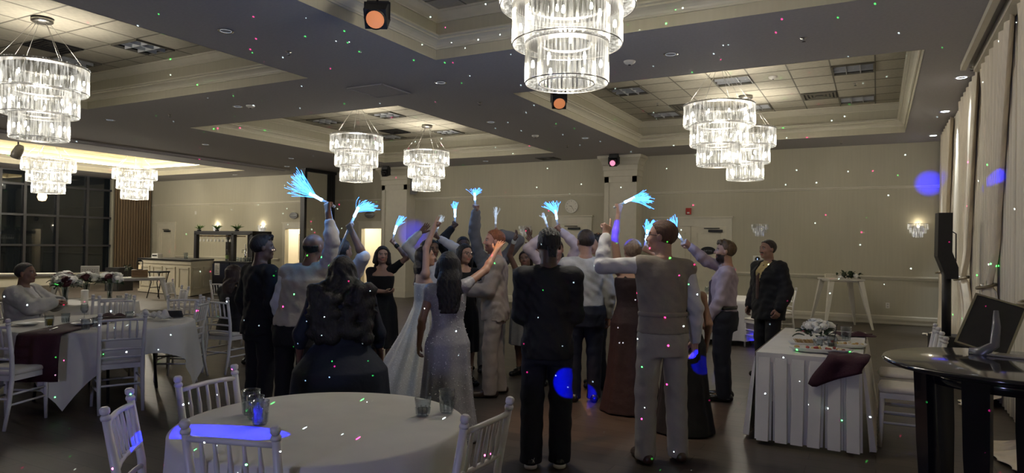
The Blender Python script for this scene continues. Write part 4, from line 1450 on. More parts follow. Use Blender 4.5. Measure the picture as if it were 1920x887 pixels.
# ---- black round high table with framed board
BT = (.62, 4.42)
e = empty('high_table', (*BT, 0), 0, 'glossy black round high table with broad tapering legs', 'table')
MB().lathe([(0, 1.0), (.55, 1.0), (.585, 1.008), (.595, 1.02), (.59, 1.032), (.575, 1.036), (0, 1.036)], 64).build('tabletop', m_blackgloss, e)
for k, a in enumerate((math.radians(205), math.radians(245), math.radians(292), math.radians(335), math.radians(70), math.radians(130))):
    c, s = math.cos(a), math.sin(a)
    V = []
    for z, w, r_, t in ((1.0, .062, .44, .022), (.6, .058, .425, .022), (0, .030, .40, .02)):
        for dw, dt in ((-w, -t), (w, -t), (w, t), (-w, t)):
            V.append(((r_ + dt) * c - dw * s, (r_ + dt) * s + dw * c, z))
    Fc = [(0, 1, 2, 3), (11, 10, 9, 8)] + [(i * 4 + q, i * 4 + 4 + q, i * 4 + 4 + (q + 1) % 4, i * 4 + (q + 1) % 4) for i in range(2) for q in range(4)]
    MB().add(V, Fc).build('leg', m_blackgloss, e)
MB().lathe([(.36, .93), (.42, .93), (.42, 1.0), (.36, 1.0), (.36, .93)], 40).build('apron_ring', m_blackgloss, e)
# board on an easel, seen from behind
e = empty('framed_board', (.52, 4.86, 1.036), math.radians(-12), 'framed board leaning back on its stand on the black table', 'frame')
tl = math.radians(-38)
bd = MB().lo((-.125, -.008, 0), (.125, .008, .36)).build('back_panel', m_black, e, (0.02, .0, .01), (tl, math.radians(16), 0))
fr = MB()
for a, b in (((-.135, -.012, -.01), (-.122, .012, .37)), ((.122, -.012, -.01), (.135, .012, .37)), ((-.135, -.012, .358), (.135, .012, .37)), ((-.135, -.012, -.01), (.135, .012, .002))):
    fr.lo(a, b)
fr.build('frame_edge', mat('gilt_edge', (.30, .27, .18), .4, .5), bd)
MB().tube([(.10, -.06, .25), (.105, -.1, .16), (.10, -.13, .06), (.04, -.16, .012), (-.02, -.14, .012)], [.012, .022, .026, .034, .02], 10, squash=.5).build('stand', mat('stand_grey', (.16, .16, .18), .3, .3), e)
e = empty('name_plate', (.62, 4.72, 1.037), math.radians(-20), 'small pale plate lying flat before the board', 'plate')
MB().lo((-.14, -.06, 0), (.14, .06, .008)).build('sheet', mat('pale_sheet', (.33, .31, .27), .35, var=.1), e)
MB().lo((-.13, -.05, .008), (-.02, .05, .011)).build('card', m_tin, e)

# ---- loudspeaker: bass box, pole, curved column
e = empty('column_loudspeaker', (.86, 10.55, 0), math.radians(8), 'slim black curved column loudspeaker on a bass box', 'speaker')
sub = MB().box((0, 0, .27), (.46, .42, .52)).build('bass_box', m_black, e)
MB().box((0, -.215, .27), (.42, .012, .46)).build('grille', mat('black_grille', (.02, .02, .02), .8, bump=.6, bscale=400), sub)
MB().tube([(-.06, 0, .53), (-.06, 0, 1.36)], .055, 12).build('pole', m_black, e)
cl = MB().extr([(-.17, -.09, 2.13), (-.01, -.09, 2.13), (-.015, -.09, 1.62), (.055, -.09, 1.42), (.055, -.09, 1.27), (-.075, -.09, 1.27), (-.18, -.09, 1.56)][::-1], (0, .2, 0)).build('column', m_black, e)
MB().tube([(-.02, 0, 1.90), (.045, 0, 1.86), (.045, 0, 1.5)], .008, 6).build('handle', m_black, cl)

# ---- white metal high tables
def tin_table(x, y, rz, hx, hy, h, label):
    e = empty('metal_table', (x, y, 0), rz, label, 'table', 'white metal tables with splayed legs')
    MB().lo((-hx, -hy, h - .035), (hx, hy, h)).build('tabletop', m_tin, e)
    MB().lo((-hx + .05, -hy + .05, h - .07), (hx - .05, hy - .05, h - .035)).build('apron', m_tin, e)
    for sx in (-1, 1):
        for sy in (-1, 1):
            V = []
            for z, w, o in ((h - .04, .05, -.07), (h * .5, .038, .01), (0, .016, .11)):
                cx_, cy_ = sx * (hx + o), sy * (hy + o)
                for dx, dy in ((-1, -1), (1, -1), (1, 1), (-1, 1)):
                    V.append((cx_ + dx * w, cy_ + dy * w, z))
            Fc = [(0, 1, 2, 3), (11, 10, 9, 8)] + [(i * 4 + q, i * 4 + 4 + q, i * 4 + 4 + (q + 1) % 4, i * 4 + (q + 1) % 4) for i in range(2) for q in range(4)]
            MB().add(V, Fc).build('leg', m_tin, e)
tin_table(-.68, 16.05, math.radians(22), .36, .36, 1.03, 'white metal high table standing against the wall by the drapes')
e = empty('folded_card', (-.82, 15.92, 1.03), math.radians(10), 'cream lettered card standing on the white high table', 'sign')
MB().extr([(-.17, -.04, 0), (-.17, 0, .095), (-.17, .04, 0), (-.17, .036, 0), (-.17, 0, .088), (-.17, -.036, 0)], (.34, 0, 0)).build('card', mat('cream_card', (.6, .56, .44), .6, var=.05), e)
pr = MB()
for r_ in range(2):
    for k in range(9):
        pr.box((-.13 + k * .032, -.028 + .012 * r_, .036 + r_ * .03), (.02, .004, .011))
pr.build('printing', mat('card_ink', (.2, .17, .12), .6), e)
rn = random.Random(5)
e = empty('leaf_garland', (-.52, 15.90, 1.035), .2, 'dark leafy garland with white blooms on the white high table', 'garland')
for k in range(60):
    o = link_mesh('leaf', LEAF, m_leaf, e, (rn.gauss(0, .10), rn.gauss(0, .06), rn.uniform(.01, .09)), (rn.uniform(-.6, .9), rn.uniform(-.5, .5), rn.uniform(0, 6)))
    o.scale = [rn.uniform(.8, 1.3)] * 3
for px, py, pz in ((.12, -.06, .06), (-.17, -.05, .02)):
    link_mesh('flower_head', ROSE, m_petal, e, (px, py, pz), (.9, 0, 0))
tin_table(-16.35, 9.95, math.radians(-32), .36, 1.15, .72, 'long white metal table before the bar')
tin_table(-20.4, 9.6, math.radians(-32), .36, 1.1, .70, 'white metal table before the dark windows')
# things on the long table
e = empty('card_box', (-16.80, 9.70, .72), math.radians(-32), 'white perforated box on the long metal table', 'box')
MB().lo((-.15, -.19, 0), (.15, .19, .27)).build('body', m_white, e)
gr = MB()
for i in range(4):
    for j in range(7):
        gr.box((.151, -.15 + j * .05, .05 + i * .045), (.004, .022, .02))
gr.build('perforation', mat('box_shade', (.45, .43, .38), .7), e)
e = empty('wooden_crate', (-16.1, 10.5, .72), math.radians(-32), 'small wooden crate on the long metal table', 'crate')
for k in range(3):
    for sx in (-1, 1):
        MB().lo((sx * .17 - .008, -.17, .01 + k * .06), (sx * .17 + .008, .17, .06 + k * .06)).build('slat', m_wood, e)
        MB().lo((-.17, sx * .17 - .008, .01 + k * .06), (.17, sx * .17 + .008, .06 + k * .06)).build('slat', m_wood, e)
MB().lo((-.17, -.17, .17), (.17, .17, .185)).build('lid', m_wood, e)
e = empty('candle_lantern', (-16.1, 10.5, .905), math.radians(-32), 'dark candle lantern on the wooden crate', 'lantern')
MB().lo((-.07, -.07, 0), (.07, .07, .015)).build('base', m_black, e)
for sx in (-1, 1):
    for sy in (-1, 1):
        MB().lo((sx * .062 - .006, sy * .062 - .006, .015), (sx * .062 + .006, sy * .062 + .006, .2)).build('post', m_black, e)
MB().box((0, 0, .225), (.15, .15, .05), 0, .3).build('roof', m_black, e)
MB().tube([(0, 0, .015), (0, 0, .12)], .028, 12).build('candle', emat('candle_glow', (1, .75, .4), .5), e)
e = empty('leaf_sprig', (-16.35, 10.35, .72), 0, 'green leafy sprig beside the lantern', 'plant')
for k in range(16):
    o = link_mesh('leaf', LEAF, m_leaf, e, (rn.gauss(0, .05), rn.gauss(0, .05), .12 + rn.uniform(0, .16)), (rn.uniform(-.2, 1), rn.uniform(-.5, .5), rn.uniform(0, 6)))
MB().tube([(0, 0, 0), (.01, .01, .2)], .006, 5).build('stem', m_leaf, e)

# ---- bar counter and back bar
m_bar = mat('bar_cream', (.62, .57, .44), .5, var=.03)
Pb = [(-20.7, 13.5), (-17.75, 13.15), (-18.6, 14.55), (-20.5, 14.62)]
cxb, cyb = -19.4, 14.1
e = empty('bar_counter', (cxb, cyb, 0), 0, 'cream panelled bar counter with a black worktop', 'bar counter')
loc = [(p[0] - cxb, p[1] - cyb) for p in Pb]
def grow(P, k):
    return [(p[0] * (1 + k), p[1] * (1 + k * 1.6)) for p in P]
MB().prism(loc, .10, .98).build('body', m_bar, e)
MB().prism(grow(loc, .03), .02, .10).build('plinth', m_bar, e)
MB().prism(grow(loc, .02), 0, .02).build('kick_board', m_black, e)
MB().prism(grow(loc, .025), .93, 1.03).build('cornice', m_bar, e)
MB().prism(grow(loc, .045), 1.03, 1.08).build('worktop', m_black, e)
for (a, b, cnt) in ((loc[0], loc[1], 4), (loc[1], loc[2], 2)):
    ux, uy = b[0] - a[0], b[1] - a[1]
    L = math.hypot(ux, uy)
    ux, uy = ux / L, uy / L
    nx_, ny_ = uy, -ux
    for k in range(cnt):
        s0, s1 = L * (k + .12) / cnt, L * (k + .88) / cnt
        fr = MB()
        for (p0, p1, z0, z1) in ((s0, s0 + .05, .2, .85), (s1 - .05, s1, .2, .85), (s0, s1, .2, .25), (s0, s1, .80, .85)):
            P4 = [(a[0] + ux * p0, a[1] + uy * p0, z0), (a[0] + ux * p1, a[1] + uy * p1, z0), (a[0] + ux * p1, a[1] + uy * p1, z1), (a[0] + ux * p0, a[1] + uy * p0, z1)]
            fr.extr(P4, (nx_ * .025, ny_ * .025, 0))
        fr.build('panel_frame', m_bar, e)
e = empty('receipt_printer', (-20.2, 13.75, 1.08), .1, 'small pale till printer on the bar worktop', 'printer')
MB().box((0, 0, .07), (.28, .2, .14), 0, .9).build('body', m_white, e)
MB().box((0, -.09, .08), (.2, .03, .04)).build('slot', m_black, e)
tumbler(-18.6, 13.6, 1.08, 'tall glass standing alone on the bar worktop', .2, r=.06)
e = empty('bar_stool', (-18.05, 12.35, 0), .2, 'black backless bar stool before the counter', 'stool')
MB().lo((-.21, -.19, .72), (.21, .19, .765)).build('seat', m_black, e)
for sy in (-1, 1):
    MB().tube([(-.22, sy * .2, 0), (-.10, sy * .17, .45), (-.19, sy * .16, .72)], .013, 8).build('leg', m_black, e)
    MB().tube([(.22, sy * .2, 0), (.10, sy * .17, .45), (.19, sy * .16, .72)], .013, 8).build('leg', m_black, e)
MB().tube([(-.13, .18, .3), (-.13, -.18, .3)], .01, 6).build('foot_rest', m_black, e)

e = empty('back_bar', (-18.7, 15.4, 0), 0, 'black back-bar frame with hanging glass rack', 'back bar')
for x, y in ((-1.55, -.2), (-.78, .45), (.28, -.2), (1.15, .45), (.28, .45), (1.15, -.2)):
    MB().lo((x - .06, y - .06, 0), (x + .06, y + .06, 1.9)).build('post', m_black, e)
for y in (-.2, .45):
    MB().lo((-1.61, y - .06, 1.86), (1.21, y + .06, 1.98)).build('beam', m_black, e)
for x in (-1.55, .28, 1.15):
    MB().lo((x - .06, -.2, 1.86), (x + .06, .45, 1.98)).build('cross_beam', m_black, e)
rk = MB()
for k in range(9):
    rk.lo((-1.5 + k * .2, -.16, 1.80), (-1.47 + k * .2, .40, 1.83))
rk.build('rack_rail', m_wood, e)
for k in range(2):
    a = -.35 + k * .82
    cb = MB().lo((a, -.5, .0), (a + .78, -.08, .97)).build('cabinet', mat('cabinet_navy', (.02, .025, .05), .35, var=.1), e)
    MB().lo((a + .05, -.515, .08), (a + .73, -.5, .9)).build('door', mat('cabinet_navy2', (.025, .03, .06), .3, var=.1), cb)
    MB().box((a + .70, -.525, .6), (.015, .02, .18)).build('handle', m_steel, cb)
MB().lo((-.40, -.54, .97), (1.35, -.02, 1.0)).build('counter_top', m_black, e)
nt_ = MB().lo((-.22, -.522, .55), (.02, -.5165, .93)).build('notice', m_white, e)
pr = MB()
for k in range(6):
    pr.lo((-.18, -.5245, .60 + k * .05), (-.02 - .03 * (k % 3), -.5225, .615 + k * .05))
pr.build('printing', mat('notice_ink', (.12, .11, .10), .7), nt_)
m_rack_glass = mat('rack_glass', (.75, .74, .68), .15, spec=.8)
gl_me = MB().lathe([(.03, 0), (.03, -.003), (.004, -.006), (.004, -.08), (.022, -.095), (.034, -.13), (.028, -.17)], 10).mesh('wine_glass')
for k in range(18):
    o = link_mesh('wine_glass', gl_me, m_rack_glass)
    o.location = (-18.7 - 1.42 + k * .092, 15.25 + .06 * (k % 2), 1.795)
    tag(o, 'stemmed glass hanging upside down in the back-bar rack', 'wine glass', 'stemmed glasses hanging in the back-bar rack')
for i, (px, lab) in enumerate(((-20.2, 'spiky green plant on the window end of the back bar'), (-19.3, 'spiky green plant in the middle of the back bar'), (-18.35, 'spiky green plant at the tap end of the back bar'))):
    e = empty('spiky_plant', (px, 15.25, 1.98), 0, lab, 'plant', 'spiky plants on the back bar')
    MB().lathe([(0, 0), (.06, 0), (.075, .05), (0, .05)], 14).build('pot', m_black, e)
    for k in range(22):
        a = k * 2.4
        t = rn.uniform(.25, 1.0)
        L = rn.uniform(.16, .26)
        MB().tube([(0, 0, .04), (math.cos(a) * L * .5 * t, math.sin(a) * L * .5 * t, .04 + L * .55 * (1.2 - t * .5)), (math.cos(a) * L * t, math.sin(a) * L * t, .04 + L * (1 - .55 * t))], [.012, .013, .002], 4, squash=.25).build('leaf', mat('spiky_leaf', (.10, .20, .05), .5, var=.4, vscale=9), e)
e = empty('beer_tap', (-17.75, 15.1, 1.0), 0, 'chrome beer tap on the back bar', 'beer tap')
MB().tube([(0, 0, 0), (0, 0, .42)], .035, 12).build('column', m_chrome, e)
MB().tube([(0, 0, .36), (0, -.12, .38), (0, -.13, .28)], .012, 8).build('spout', m_chrome, e)
MB().tube([(0, 0, .42), (0, -.02, .56)], [.012, .02], 8).build('handle', m_white, e)
e = empty('bottle_dispenser', (-18.55, 15.05, 1.0), 0, 'tall clear bottle with a green label on the back bar', 'bottle')
MB().lathe([(0, 0), (.05, 0), (.052, .22), (.02, .3), (.018, .38), (0, .38)], 14).build('body', m_glass, e)
MB().lathe([(.053, .08), (.053, .19)], 14).build('paper_label', mat('green_label', (.2, .3, .1), .6), e)
for k in range(5):
    tumbler(-18.0 + k * .14, 15.02, 1.0, 'clear glass in the row beside the beer tap, %s of five from the bottle side' % ('first second third fourth last'.split()[k]), .14)
e = empty('speaker_box', (-21.6, 13.4, 0), .2, 'dark square box standing beside the bar counter', 'box')
MB().lo((-.28, -.28, 0), (.28, .28, .75)).build('body', m_black, e)
MB().lo((-.24, -.295, .05), (.24, -.28, .7)).build('front_panel', mat('black_grille', (.02, .02, .02), .8), e)
# ================================================================ people
# Every body is one continuous surface: smooth-blended limbs, torso, head and fingers sampled on a grid and skinned.
def nets(F, o, h):
    S = F < 0
    cnt = np.zeros(tuple(n - 1 for n in F.shape), np.int8)
    for dx in (0, 1):
        for dy in (0, 1):
            for dz in (0, 1):
                cnt += S[dx:F.shape[0] - 1 + dx, dy:F.shape[1] - 1 + dy, dz:F.shape[2] - 1 + dz]
    idx = np.argwhere((cnt > 0) & (cnt < 8))
    if len(idx) == 0:
        return np.zeros((0, 3)), np.zeros((0, 4), int)
    ids = np.full(cnt.shape, -1, np.int32)
    ids[tuple(idx.T)] = np.arange(len(idx))
    cor = {}
    for c in np.ndindex(2, 2, 2):
        cor[c] = F[idx[:, 0] + c[0], idx[:, 1] + c[1], idx[:, 2] + c[2]]
    acc = np.zeros((len(idx), 3))
    num = np.zeros(len(idx))
    for a in cor:
        for ax in range(3):
            if a[ax]:
                continue
            b = list(a); b[ax] = 1; b = tuple(b)
            f0, f1 = cor[a], cor[b]
            m_ = (f0 < 0) != (f1 < 0)
            t = f0[m_] / (f0[m_] - f1[m_])
            p = np.tile(np.array(a, float), (m_.sum(), 1))
            p[:, ax] = t
            acc[m_] += p
            num[m_] += 1
    V = (idx + acc / num[:, None]) * h + o
    Q = []
    for ax in range(3):
        u, w = [(1, 2), (2, 0), (0, 1)][ax]
        sl0 = [slice(None)] * 3; sl1 = [slice(None)] * 3
        sl0[ax] = slice(0, -1); sl1[ax] = slice(1, None)
        A, B = S[tuple(sl0)], S[tuple(sl1)]
        e_ = np.argwhere(A != B)
        e_ = e_[(e_[:, u] > 0) & (e_[:, w] > 0) & (e_[:, u] < F.shape[u] - 1) & (e_[:, w] < F.shape[w] - 1)]
        if len(e_) == 0:
            continue
        s0 = A[tuple(e_.T)]
        q = []
        for du, dw in ((1, 1), (0, 1), (0, 0), (1, 0)):
            c = e_.copy(); c[:, u] -= du; c[:, w] -= dw
            q.append(ids[tuple(c.T)])
        q = np.stack(q, 1)
        q[~s0] = q[~s0][:, ::-1]
        Q.append(q)
    return V, np.concatenate(Q)

class Field:
    def __init__(s, lo, hi, h):
        s.h = h
        s.o = np.array(lo, float)
        s.n = (np.ceil((np.array(hi) - s.o) / h).astype(int) + 2)
        s.F = np.full(tuple(s.n), 1.0, np.float32)
        s.ax = [(s.o[i] + h * np.arange(s.n[i])).astype(np.float32) for i in range(3)]
    def win(s, lo, hi, m_):
        a = np.clip(((np.array(lo) - m_ - s.o) / s.h).astype(int), 0, s.n - 1)
        b = np.clip(((np.array(hi) + m_ - s.o) / s.h).astype(int) + 2, 1, s.n)
        if np.any(b - a < 1):
            return None
        sl = tuple(slice(a[i], b[i]) for i in range(3))
        x = s.ax[0][sl[0]][:, None, None]; y = s.ax[1][sl[1]][None, :, None]; z = s.ax[2][sl[2]][None, None, :]
        return sl, x, y, z
    def mix(s, sl, d, k, op='+'):
        A = s.F[sl]
        if op == '+':
            if k <= 0:
                s.F[sl] = np.minimum(A, d); return
            t = np.clip(.5 + .5 * (d - A) / k, 0, 1)
            s.F[sl] = d + (A - d) * t - k * t * (1 - t)
        else:
            t = np.clip(.5 - .5 * (d + A) / k, 0, 1)
            s.F[sl] = A + (-d - A) * t + k * t * (1 - t)
    def cap(s, a, b, r1, r2, k=.015, op='+'):
        a, b = np.array(a, float), np.array(b, float)
        R = max(r1, r2)
        w = s.win(np.minimum(a, b) - R, np.maximum(a, b) + R, k + 2.5 * s.h)
        if w is None: return
        sl, x, y, z = w
        d = b - a
        L2 = max(d @ d, 1e-9)
        t = np.clip(((x - a[0]) * d[0] + (y - a[1]) * d[1] + (z - a[2]) * d[2]) / L2, 0, 1)
        q = np.sqrt((x - a[0] - t * d[0]) ** 2 + (y - a[1] - t * d[1]) ** 2 + (z - a[2] - t * d[2]) ** 2) - (r1 + (r2 - r1) * t)
        s.mix(sl, q, k, op)
    def ell(s, c, r, k=.015, M=None, op='+', cut=None):
        """ellipsoid; M (3x3, rows = local axes) turns it"""
        c = np.array(c, float); R = max(r)
        w = s.win(c - R, c + R, k + 2.5 * s.h)
        if w is None: return
        sl, x, y, z = w
        x, y, z = x - c[0], y - c[1], z - c[2]
        if M is not None:
            x, y, z = [M[i][0] * x + M[i][1] * y + M[i][2] * z for i in range(3)]
        q = np.sqrt((x / r[0]) ** 2 + (y / r[1]) ** 2 + (z / r[2]) ** 2)
        d = (q - 1) * min(r)
        if cut is not None:
            d = np.maximum(d, cut(x, y, z))
        s.mix(sl, d, k, op)
    def loft(s, prof, k=.03, fold=None, shear=None, power=2.0):
        """prof rows: z, half width, half depth, centre x, centre y"""
        P = np.array(prof, float)
        if P[0, 0] > P[-1, 0]: P = P[::-1]
        z0, z1 = P[0, 0], P[-1, 0]
        a_, b_ = P[:, 1].max(), P[:, 2].max()
        lo = (min(P[:, 3] - P[:, 1]) - .05, min(P[:, 4] - P[:, 2]) - .05, z0)
        hi = (max(P[:, 3] + P[:, 1]) + .05, max(P[:, 4] + P[:, 2]) + .05, z1)
        w = s.win(lo, hi, k + 2.5 * s.h)
        if w is None: return
        sl, x, y, z = w
        zz = z.ravel()
        A, B, CX, CY = [np.interp(zz, P[:, 0], P[:, i])[None, None, :].astype(np.float32) for i in (1, 2, 3, 4)]
        u, v = (x - CX) / A, (y - CY) / B
        q = np.sqrt(u * u + v * v) if power == 2 else (np.abs(u) ** power + np.abs(v) ** power) ** (1 / power)
        d = (q - 1) * np.minimum(A, B)
        if fold is not None:
            d = d + fold(x - CX, y - CY, z)
        d = np.maximum(d, np.maximum(z0 - z, z - z1))
        s.mix(sl, d, k)
    def cutplane(s, n, off):
        """keep the side where n.p < off"""
        d = n[0] * s.ax[0][:, None, None] + n[1] * s.ax[1][None, :, None] + n[2] * s.ax[2][None, None, :] - off
        s.F = np.maximum(s.F, d.astype(np.float32))
    def at(s, V):
        i = np.round((V - s.o) / s.h).astype(int)
        ok = np.all((i >= 0) & (i < s.n), 1)
        i = np.clip(i, 0, s.n - 1)
        return np.where(ok, s.F[i[:, 0], i[:, 1], i[:, 2]], 1.0)
    def mesh(s):
        return nets(s.F, s.o, s.h)

def np_mesh(name, V, Q, colors=None):
    me = bpy.data.meshes.new(name)
    me.vertices.add(len(V))
    me.vertices.foreach_set('co', np.ascontiguousarray(V, np.float32).ravel())
    tri = Q[:, 3] < 0
    ln = np.where(tri, 3, 4)
    loops = np.concatenate([q[q >= 0] for q in (Q,)])
    me.loops.add(int(ln.sum()))
    me.loops.foreach_set('vertex_index', loops.astype(np.int32))
    me.polygons.add(len(Q))
    me.polygons.foreach_set('loop_start', np.concatenate([[0], np.cumsum(ln)[:-1]]).astype(np.int32))
    me.polygons.foreach_set('use_smooth', np.ones(len(Q), bool))
    me.update(calc_edges=True)
    me.validate()
    if colors is not None:
        at_ = me.color_attributes.new('Col', 'FLOAT_COLOR', 'POINT')
        if len(at_.data) == len(colors):
            at_.data.foreach_set('color', np.ascontiguousarray(np.c_[colors, np.ones(len(colors))], np.float32).ravel())
    return me

def thin_hidden(V, Q, hid, cell=.04):
    """merge skin vertices that clothes hide, so that the body stays whole but light"""
    key = np.round(V / cell).astype(np.int64)
    key = key - key.min(0)
    k1 = (key[:, 0] * 1000 + key[:, 1]) * 1000 + key[:, 2]
    rep = np.arange(len(V))
    hi = np.where(hid)[0]
    if len(hi):
        u, inv = np.unique(k1[hi], return_inverse=True)
        first = np.full(len(u), -1)
        first[inv[::-1]] = hi[::-1]
        rep[hi] = first[inv]
    Q2 = rep[Q]
    out = []
    for q in (Q2,):
        a, b, c, d = q.T
        quad = (a != b) & (b != c) & (c != d) & (d != a) & (a != c) & (b != d)
        out.append(q[quad])
        r = q[~quad]
        t = []
        for col_ in range(4):
            e0, e1 = r[:, col_], r[:, (col_ + 1) % 4]
            m_ = e0 == e1
            w = np.delete(np.arange(4), col_)
            x = r[m_][:, w]
            ok = (x[:, 0] != x[:, 1]) & (x[:, 1] != x[:, 2]) & (x[:, 0] != x[:, 2])
            t.append(np.c_[x[ok], np.full(ok.sum(), -1)])
        t = np.concatenate(t) if t else np.zeros((0, 4), int)
        out.append(t)
    Q3 = np.concatenate(out)
    us = np.unique(Q3[Q3 >= 0])
    mp = np.full(len(V), -1)
    mp[us] = np.arange(len(us))
    Q4 = np.where(Q3 >= 0, mp[Q3], -1)
    return V[us], Q4, us

def skin_mat():
    if 'skin' in MATS:
        return MATS['skin']
    m = bpy.data.materials.new('skin')
    m.use_nodes = True
    t = m.node_tree
    b = t.nodes['Principled BSDF']
    b.inputs['Roughness'].default_value = .5
    at_ = t.nodes.new('ShaderNodeVertexColor')
    at_.layer_name = 'Col'
    n = t.nodes.new('ShaderNodeTexNoise')
    n.inputs['Scale'].default_value = 60
    mx = t.nodes.new('ShaderNodeMixRGB')
    mx.blend_type = 'OVERLAY'
    mx.inputs[0].default_value = .12
    t.links.new(at_.outputs[0], mx.inputs[1])
    t.links.new(n.outputs['Fac'], mx.inputs[2])
    t.links.new(mx.outputs[0], b.inputs['Base Color'])
    MATS['skin'] = m
    return m

def fabric(name, c, rough=.85, var=.08, bump=.9, bscale=11, **kw):
    return mat('fabric_' + name, c, rough, var=var, vscale=8, bump=bump, bscale=bscale, **kw)

def sequins(name, c):
    if name in MATS:
        return MATS[name]
    m = bpy.data.materials.new(name)
    m.use_nodes = True
    t = m.node_tree
    b = t.nodes['Principled BSDF']
    co = t.nodes.new('ShaderNodeTexCoord')
    vo = t.nodes.new('ShaderNodeTexVoronoi')
    vo.inputs['Scale'].default_value = 60
    t.links.new(co.outputs['Object'], vo.inputs['Vector'])
    r = t.nodes.new('ShaderNodeValToRGB')
    r.color_ramp.elements[0].position = .05
    r.color_ramp.elements[0].color = (*[min(1, q * 1.5) for q in c], 1)
    r.color_ramp.elements[1].position = .35
    r.color_ramp.elements[1].color = (*c, 1)
    t.links.new(vo.outputs['Distance'], r.inputs[0])
    t.links.new(r.outputs[0], b.inputs['Base Color'])
    b.inputs['Roughness'].default_value = .5
    b.inputs['Metallic'].default_value = .1
    bp = t.nodes.new('ShaderNodeBump')
    bp.inputs['Strength'].default_value = .6
    bp.inputs['Distance'].default_value = .01
    t.links.new(vo.outputs['Color'], bp.inputs['Height'])
    t.links.new(bp.outputs[0], b.inputs['Normal'])
    MATS[name] = m
    return m

def rot3(yaw, pitch=0, roll=0):
    """rows are the local axes (right, forward, up) of a head turned by yaw (left +), pitch (up +), roll"""
    cy, sy, cp, sp = math.cos(yaw), math.sin(yaw), math.cos(pitch), math.sin(pitch)
    r = np.array([cy, sy, 0]); f_ = np.array([-sy * cp, cy * cp, sp])
    u = np.cross(r, f_)
    cr, sr = math.cos(roll), math.sin(roll)
    return np.array([cr * r + sr * u, f_, -sr * r + cr * u])

HAND_FINGERS = ((.031, .072), (.0105, .082), (-.0105, .077), (-.031, .060))
def hand(Fd, W, d, nrm, thumb, pose, s, r0=.0):
    """palm and five fingers; W wrist, d along the hand, nrm palm normal, thumb side axis"""
    d = d / np.linalg.norm(d)
    v = thumb - d * (thumb @ d)
    v = v / np.linalg.norm(v)
    n = np.cross(d, v)
    if n @ nrm < 0: n = -n
    P = lambda u, vv, w: W + s * (d * u + v * vv + n * w)
    spread = {'open': 1.35, 'point': 1.0, 'fist': .92, 'relax': 1.0, 'horns': 1.2}[pose]
    for q, (vv, L) in enumerate(HAND_FINGERS):
        Fd.cap(P(.0, vv * .45, 0), P(.078, vv, 0), s * (.016 + r0), s * (.0135 + r0), .012)
    for q, (vv, L) in enumerate(HAND_FINGERS):
        k = P(.080, vv, 0)
        curl = {'open': (.10, .15, .15), 'relax': (.5, .55, .4), 'fist': (1.45, 1.6, .9), 'point': (1.45, 1.6, .9), 'horns': (1.45, 1.6, .9)}[pose]
        if (pose == 'point' and q == 0) or (pose == 'horns' and q in (0, 3)):
            curl = (.05, .05, .05)
        sd = (spread - 1) * vv / .031 * .45
        ang = 0
        p = k
        r_ = s * ((.0098, .0102, .0098, .0088)[q] + r0)
        for j, fr in enumerate((.45, .31, .24)):
            ang += curl[j]
            dd = d * math.cos(ang) + n * math.sin(ang) + v * sd * math.cos(ang)
            p2 = p + dd * L * fr * s
            Fd.cap(p, p2, r_ * (1 - .06 * j), r_ * (.94 - .08 * j), .004)
            p = p2
    if pose == 'open':
        tp = [(.012, .022, .004), (.048, .060, .012), (.078, .078, .014), (.098, .088, .012)]
    elif pose == 'relax':
        tp = [(.012, .022, .006), (.05, .045, .024), (.078, .050, .034), (.095, .048, .040)]
    else:
        tp = [(.012, .022, .010), (.05, .038, .032), (.078, .020, .050), (.085, -.002, .052)]
    for a, b, r_ in zip(tp[:-1], tp[1:], (.0145, .0118, .0105)):
        Fd.cap(P(*a), P(*b), s * (r_ + r0), s * (r_ * .92 + r0), .008)
    return P

